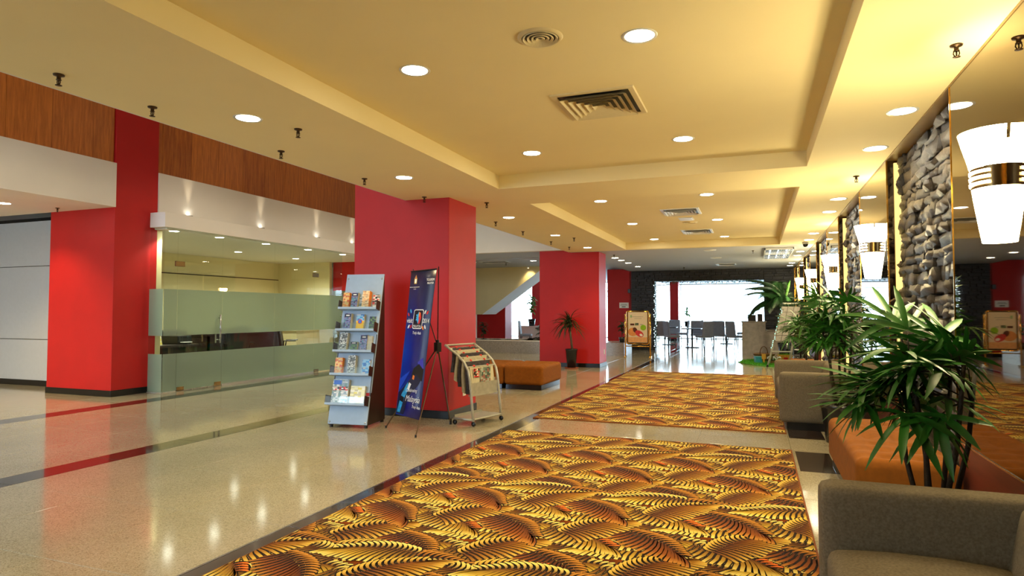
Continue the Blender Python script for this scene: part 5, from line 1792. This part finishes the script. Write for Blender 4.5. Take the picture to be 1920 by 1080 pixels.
part('body', MB().lathe([(0, 0), (0.20, 0), (0.27, 0.20), (0.26, 0.20), (0.19, 0.012), (0, 0.012)], 22), M_CR, t, smooth=True)
part('rim', MB().tube([(0.27 * math.cos(2 * PI * k / 20), 0.27 * math.sin(2 * PI * k / 20), 0.20) for k in range(21)], 0.014, 6, cap=False), M_CR, t, smooth=True)
part('handle', MB().tube([(-0.10 * math.cos(PI * k / 10), 0.0, 0.20 + 0.20 * math.sin(PI * k / 10)) for k in range(11)], 0.011, 6), M_CR, t, smooth=True)
for k in range(5):
    part('weave_band', MB().lathe([(0.205 + 0.013 * k, 0.02 + 0.035 * k), (0.218 + 0.013 * k, 0.035 + 0.035 * k), (0.212 + 0.013 * k, 0.05 + 0.035 * k)], 22), M_CR, t, smooth=True)
cy = crate('yellow wooden crate with a red emblem behind the stepladder legs', 0.68, 18.2, 0.34, 0.26, 0.22, M_CY, 0.1)
part('emblem', MB().box(-0.05, 0.05, -0.142, -0.139, 0.06, 0.15), M_REDP, cy, label='small red emblem')
gp_ = MB()
for i in range(60):
    leaflet(gp_, Vector((r.uniform(-0.14, 0.14), r.uniform(-0.1, 0.1), 0.18)), Vector((r.uniform(-1, 1), r.uniform(-1, 1), 1.0)), Vector((0.1, 1, 0.2)), 0.12, 0.016, 0.4, 3)
part('greenery', gp_, M_LEAF3, cy)['kind'] = 'stuff'
t = thing('gift_box', 'small teal box on the turf in front of the wicker basket', 'box', (0.02, 17.75, 0.02), 0.3)
part('carton', MB().box(-0.08, 0.08, -0.08, 0.08, 0, 0.17), M_TEAL, t, bevel=0.004)
part('lid', MB().box(-0.085, 0.085, -0.085, 0.085, 0.14, 0.18), M_TEAL, t, bevel=0.004)
t = thing('sign_stake', 'small tan wooden stake sign on the turf', 'sign', (0.16, 17.7, 0.02))
part('stake', MB().box(-0.02, 0.02, -0.012, 0.012, 0, 0.16), M_CY, t)
part('plaque', MB().box(-0.05, 0.05, -0.016, -0.004, 0.12, 0.25), M_CY, t)
fw = thing('flower_box', 'low box of white and green flowers on the turf', 'flowers', (0.42, 17.75, 0.02))
part('trough', MB().box(-0.18, 0.18, -0.08, 0.08, 0, 0.08), M_CR, fw)
fb, fg = MB(), MB()
for i in range(26):
    p = (r.uniform(-0.17, 0.17), r.uniform(-0.07, 0.07), r.uniform(0.10, 0.19))
    fb.lathe([(0, -0.014), (0.022, 0), (0, 0.014)], 7, p)
for i in range(70):
    leaflet(fg, Vector((r.uniform(-0.17, 0.17), r.uniform(-0.07, 0.07), 0.07)), Vector((r.uniform(-1, 1), r.uniform(-1, 1), 1)), Vector((0.1, 1, 0.2)), 0.09, 0.012, 0.4, 2)
part('blossom', fb, mat('white_petals', srgb(210, 224, 226), 0.6), fw)['kind'] = 'stuff'
part('foliage', fg, M_LEAF2, fw)['kind'] = 'stuff'
for k, (x, y, w, d, h) in enumerate(((0.98, 17.55, 0.26, 0.4, 0.42), (0.95, 16.2, 0.34, 0.8, 0.34), (0.98, 19.2, 0.30, 0.6, 0.5))):
    t = thing('planter_box', ('black planter box behind the stepladder', 'long low black planter box before the stepladder', 'black planter box under the tall palm')[k], 'planter', (x, y, 0), 0, 'black planter boxes')
    part('trough', MB().box(-w / 2, w / 2, -d / 2, d / 2, 0, h), M_POT, t, bevel=0.012)
    part('soil', MB().box(-w / 2 + 0.02, w / 2 - 0.02, -d / 2 + 0.02, d / 2 - 0.02, h, h + 0.008), M_SOIL, t)

# tall dark palm hung over the portal corner
tp = thing('tall_palm', 'tall dark feather palm with fairy lights at the right of the portal', 'potted plant', (0.80, 20.3, 0))
part('pot', MB().lathe([(0, 0), (0.18, 0), (0.24, 0.45), (0.21, 0.45), (0.2, 0.4), (0, 0.4)], 20), M_POT, tp, smooth=True)
part('trunk', MB().tube([(0, 0, 0.4), (-0.03, 0, 1.1), (-0.05, 0, 1.75)], [0.05, 0.045, 0.04], 9), M_TRUNK, tp, smooth=True)
def feather(seed, L=1.15):
    r = random.Random(seed)
    mb = MB()
    pts = [Vector((L * q, 0, 0.55 * L * q - 0.75 * L * q * q)) for q in [i / 10 for i in range(11)]]
    mb.tube(pts, [0.012 - 0.001 * i for i in range(11)], 5)
    for i in range(2, 40):
        q = i / 40
        p = Vector((L * q, 0, 0.55 * L * q - 0.75 * L * q * q))
        for s in (-1, 1):
            leaflet(mb, p, Vector((0.55, s * 0.9, -0.15)), Vector((0, 0, 1)), 0.34 * (1.1 - 0.6 * q), 0.02, 0.6, 3)
    return mb.mesh('frond', M_LEAF2, True)
FT = [feather(k) for k in range(3)]
r = random.Random(44)
for i in range(36):
    az = PI / 2 + 2 * PI * i / 18 + r.uniform(-0.2, 0.2)
    s = r.uniform(0.75, 1.05)
    if math.cos(az) > 0.25:
        s *= 0.32
    o = part('frond', FT[i % 3], None, tp, loc=(-0.05, 0, r.uniform(1.55, 1.8)), rot=(0, r.uniform(-0.85, 0.22), az))
    o.scale = (s, s, s)
sp_ = MB()
leaflet(sp_, Vector((0, 0, 0)), Vector((0.15, 0, 1)), Vector((0, 1, 0)), 0.55, 0.05, 0.0, 5)
for k in range(3):
    part('spear_leaf', sp_.mesh('spear_leaf', M_LEAF3, True), None, tp, loc=(0.02 * k, 0.05 * k, 1.75), rot=(0.15 * k - 0.1, 0.1, k), label='bright green young leaf')

# ------------------------------------------------------------------ office furniture behind the glass
t = thing('display_table', 'dark table with magazines at the left end of the office', 'table', (-10.35, 8.75, 0))
part('tabletop', MB().box(-0.35, 0.35, -0.55, 0.55, 0.70, 0.74), M_DARK, t)
for sx in (-1, 1):
    for sy in (-1, 1):
        part('leg', MB().box(sx * 0.31 - 0.03, sx * 0.31 + 0.03, sy * 0.5 - 0.03, sy * 0.5 + 0.03, 0, 0.70), M_DARK, t)
for k, (y, m, lb) in enumerate(((-0.42, P_RW, 'red and white magazine propped on the office table, leftmost'), (-0.28, P_OR, 'orange magazine propped on the office table'), (-0.14, P_YW, 'pale yellow magazine propped on the office table'))):
    b = thing('magazine', lb, 'magazine', (-10.2, 8.75 + y, 0.74), 0, 'magazines on the office table')
    part('pages', MB().box(-0.012, 0, -0.06, 0.06, 0, 0.20, 0, Matrix.Rotation(-0.2, 4, 'Y')), M_PAPER, b)
    part('cover', MB().box(0, 0.003, -0.06, 0.06, 0, 0.20, 0, Matrix.Rotation(-0.2, 4, 'Y')), m, b)
t = thing('office_printer', 'black office machine on the table beside the magazines', 'printer', (-10.35, 9.12, 0.74))
part('body', MB().box(-0.2, 0.2, -0.16, 0.16, 0, 0.16), M_BLACK, t, bevel=0.015)
part('paper_tray', MB().box(0.2, 0.28, -0.10, 0.10, 0.03, 0.045), M_WHITEP, t)
dk = thing('reception_desk', 'long dark desk in the middle of the office', 'desk', (-11.2, 11.4, 0))
part('front_panel', MB().box(0.36, 0.40, -1.1, 1.1, 0, 0.84), M_DARK, dk)
part('desktop', MB().box(-0.4, 0.42, -1.12, 1.12, 0.84, 0.88), M_DARK, dk)
for s in (-1, 1):
    part('side_panel', MB().box(-0.4, 0.4, s * 1.08 - 0.02, s * 1.08 + 0.02, 0, 0.84), M_DARK, dk)
for k, (y, w, h, m, lb) in enumerate(((-0.7, 0.4, 0.12, M_PAPER, 'stack of papers on the long dark desk, left'), (0.1, 0.3, 0.16, M_PAPERD, 'pile of dark folders on the long dark desk, middle'), (0.75, 0.34, 0.14, M_WHITEP, 'white tray of letters on the long dark desk, right'))):
    b = thing('paper_stack', lb, 'papers', (-11.1, 11.4 + y, 0.88))
    part('lower_sheets', MB().box(-0.12, 0.12, -w / 2, w / 2, 0, h * 0.6), m, b)
    part('upper_sheets', MB().box(-0.11, 0.10, -w / 2 + 0.03, w / 2 - 0.02, h * 0.6, h, 0, Matrix.Rotation(0.06, 4, 'Z')), M_PAPER, b)
def office_chair(label, x, y, rz):
    t = thing('office_chair', label, 'chair', (x, y, 0), rz, 'black office chairs')
    s = rounded(0.48, 0.46, 0.09, 0.04, 5)
    s.materials.append(M_BLACK)
    part('seat', s, None, t, loc=(0, 0, 0.44))
    b = rounded(0.46, 0.07, 0.46, 0.034, 6, lambda p: Vector((p.x * (1 - 0.25 * max(0, p.z)), p.y + 0.1 * p.x * p.x * 4 * -1 + 0.15 * p.z, p.z)))
    b.materials.append(M_BLACK)
    part('backrest', b, None, t, loc=(0, 0.24, 0.52))
    part('column', MB().tube([(0, 0, 0.08), (0, 0, 0.44)], 0.025, 10), M_STEEL, t)
    for k in range(5):
        a = 2 * PI * k / 5
        l = part('leg', MB().tube([(0, 0, 0.09), (0.28 * math.cos(a), 0.28 * math.sin(a), 0.055)], [0.022, 0.014], 7), M_BLACK, t)
        part('caster', MB().lathe([(0, 0), (0.022, 0.006), (0.028, 0.028), (0.022, 0.05), (0, 0.056)], 10, (0.28 * math.cos(a), 0.28 * math.sin(a), 0)), M_BLACK, l)
    for s in (-1, 1):
        part('armrest', MB().tube([(s * 0.24, 0.15, 0.5), (s * 0.27, 0.12, 0.68), (s * 0.27, -0.14, 0.68)], 0.016, 7), M_BLACK, t)
    return t
office_chair('black office chair at the right of the long dark desk', -10.3, 12.25, PI / 2 + 0.6)
office_chair('black office chair in front of the long dark desk', -10.35, 10.7, PI / 2 - 0.5)
so = thing('lounge_chair', 'bulky black leather chair behind the left glass door', 'armchair', (-10.95, 9.72, 0), PI / 2)
for nm_, w, d, h, l in (('seat', 0.8, 0.7, 0.42, (0, 0, 0)), ('backrest', 0.8, 0.2, 0.62, (0, 0.35, 0.36))):
    b = rounded(w, d, h, 0.06, 6)
    b.materials.append(M_BLACK)
    part(nm_, b, None, so, loc=l)
cn = thing('office_counter', 'pale cream counter at the far right of the office', 'counter', (-11.3, 13.9, 0))
part('body', MB().box(-0.3, 0.3, -0.6, 0.9, 0, 0.86), M_CREAM, cn)
part('countertop', MB().box(-0.36, 0.36, -0.66, 0.95, 0.86, 0.90), M_CREAM, cn)

# ------------------------------------------------------------------ small wall items
def socket(label, M):
    t = thing('wall_socket', label, 'socket', M.translation)
    t.rotation_euler = M.to_euler()
    part('plate', MB().box(-0.043, 0.043, -0.008, 0, -0.06, 0.06), M_WHITEP, t, bevel=0.003)
    part('outlet', MB().box(-0.02, 0.02, -0.010, -0.008, -0.03, 0.03), M_VENTW, t)
socket('white wall socket low on the red pillar behind the newspaper rack', Matrix.Translation((-3.64, 7.72, 0.30)) @ Matrix.Rotation(PI / 2, 4, 'Z'))
socket('white wall socket low on the side of the back red pillar', Matrix.Translation((-3.56, 15.72, 0.36)) @ Matrix.Rotation(PI / 2, 4, 'Z'))
t = thing('wall_notice', 'small white framed notice on the red pillar by the portal', 'notice', (-4.47, 22.995, 1.59))
part('board', MB().box(-0.17, 0.17, -0.012, 0, -0.10, 0.10), M_WHITEP, t, bevel=0.003)
part('printed_line', MB().box(-0.08, 0.06, -0.0135, -0.0125, -0.07, -0.04).box(-0.13, 0.12, -0.0135, -0.0125, 0.0, 0.012).box(-0.10, 0.10, -0.0135, -0.0125, 0.03, 0.04), M_DARK, t)['kind'] = 'stuff'
t = thing('wall_speaker', 'small black speaker high on the red pillar by the portal', 'speaker', (-4.26, 22.95, 2.10))
part('case', MB().box(-0.05, 0.05, -0.09, 0.0, -0.07, 0.07), M_BLACK, t, bevel=0.01)
part('bracket', MB().tube([(0, 0, 0), (0, 0.05, 0)], 0.015, 8), M_BLACK, t)
part('cable', MB().tube([(0.02, 0.03, -1.0), (0.02, 0.03, 0.70)], 0.006, 6), M_BLACK, t)
struct('wall_back', MB().box(-10.6, 1.6, -7.2, -7.0, 0, 3.3), M_LAM, 'plain wall behind the camera', 'wall')  # unseen wall, sized and darkened to cut the daylight from behind
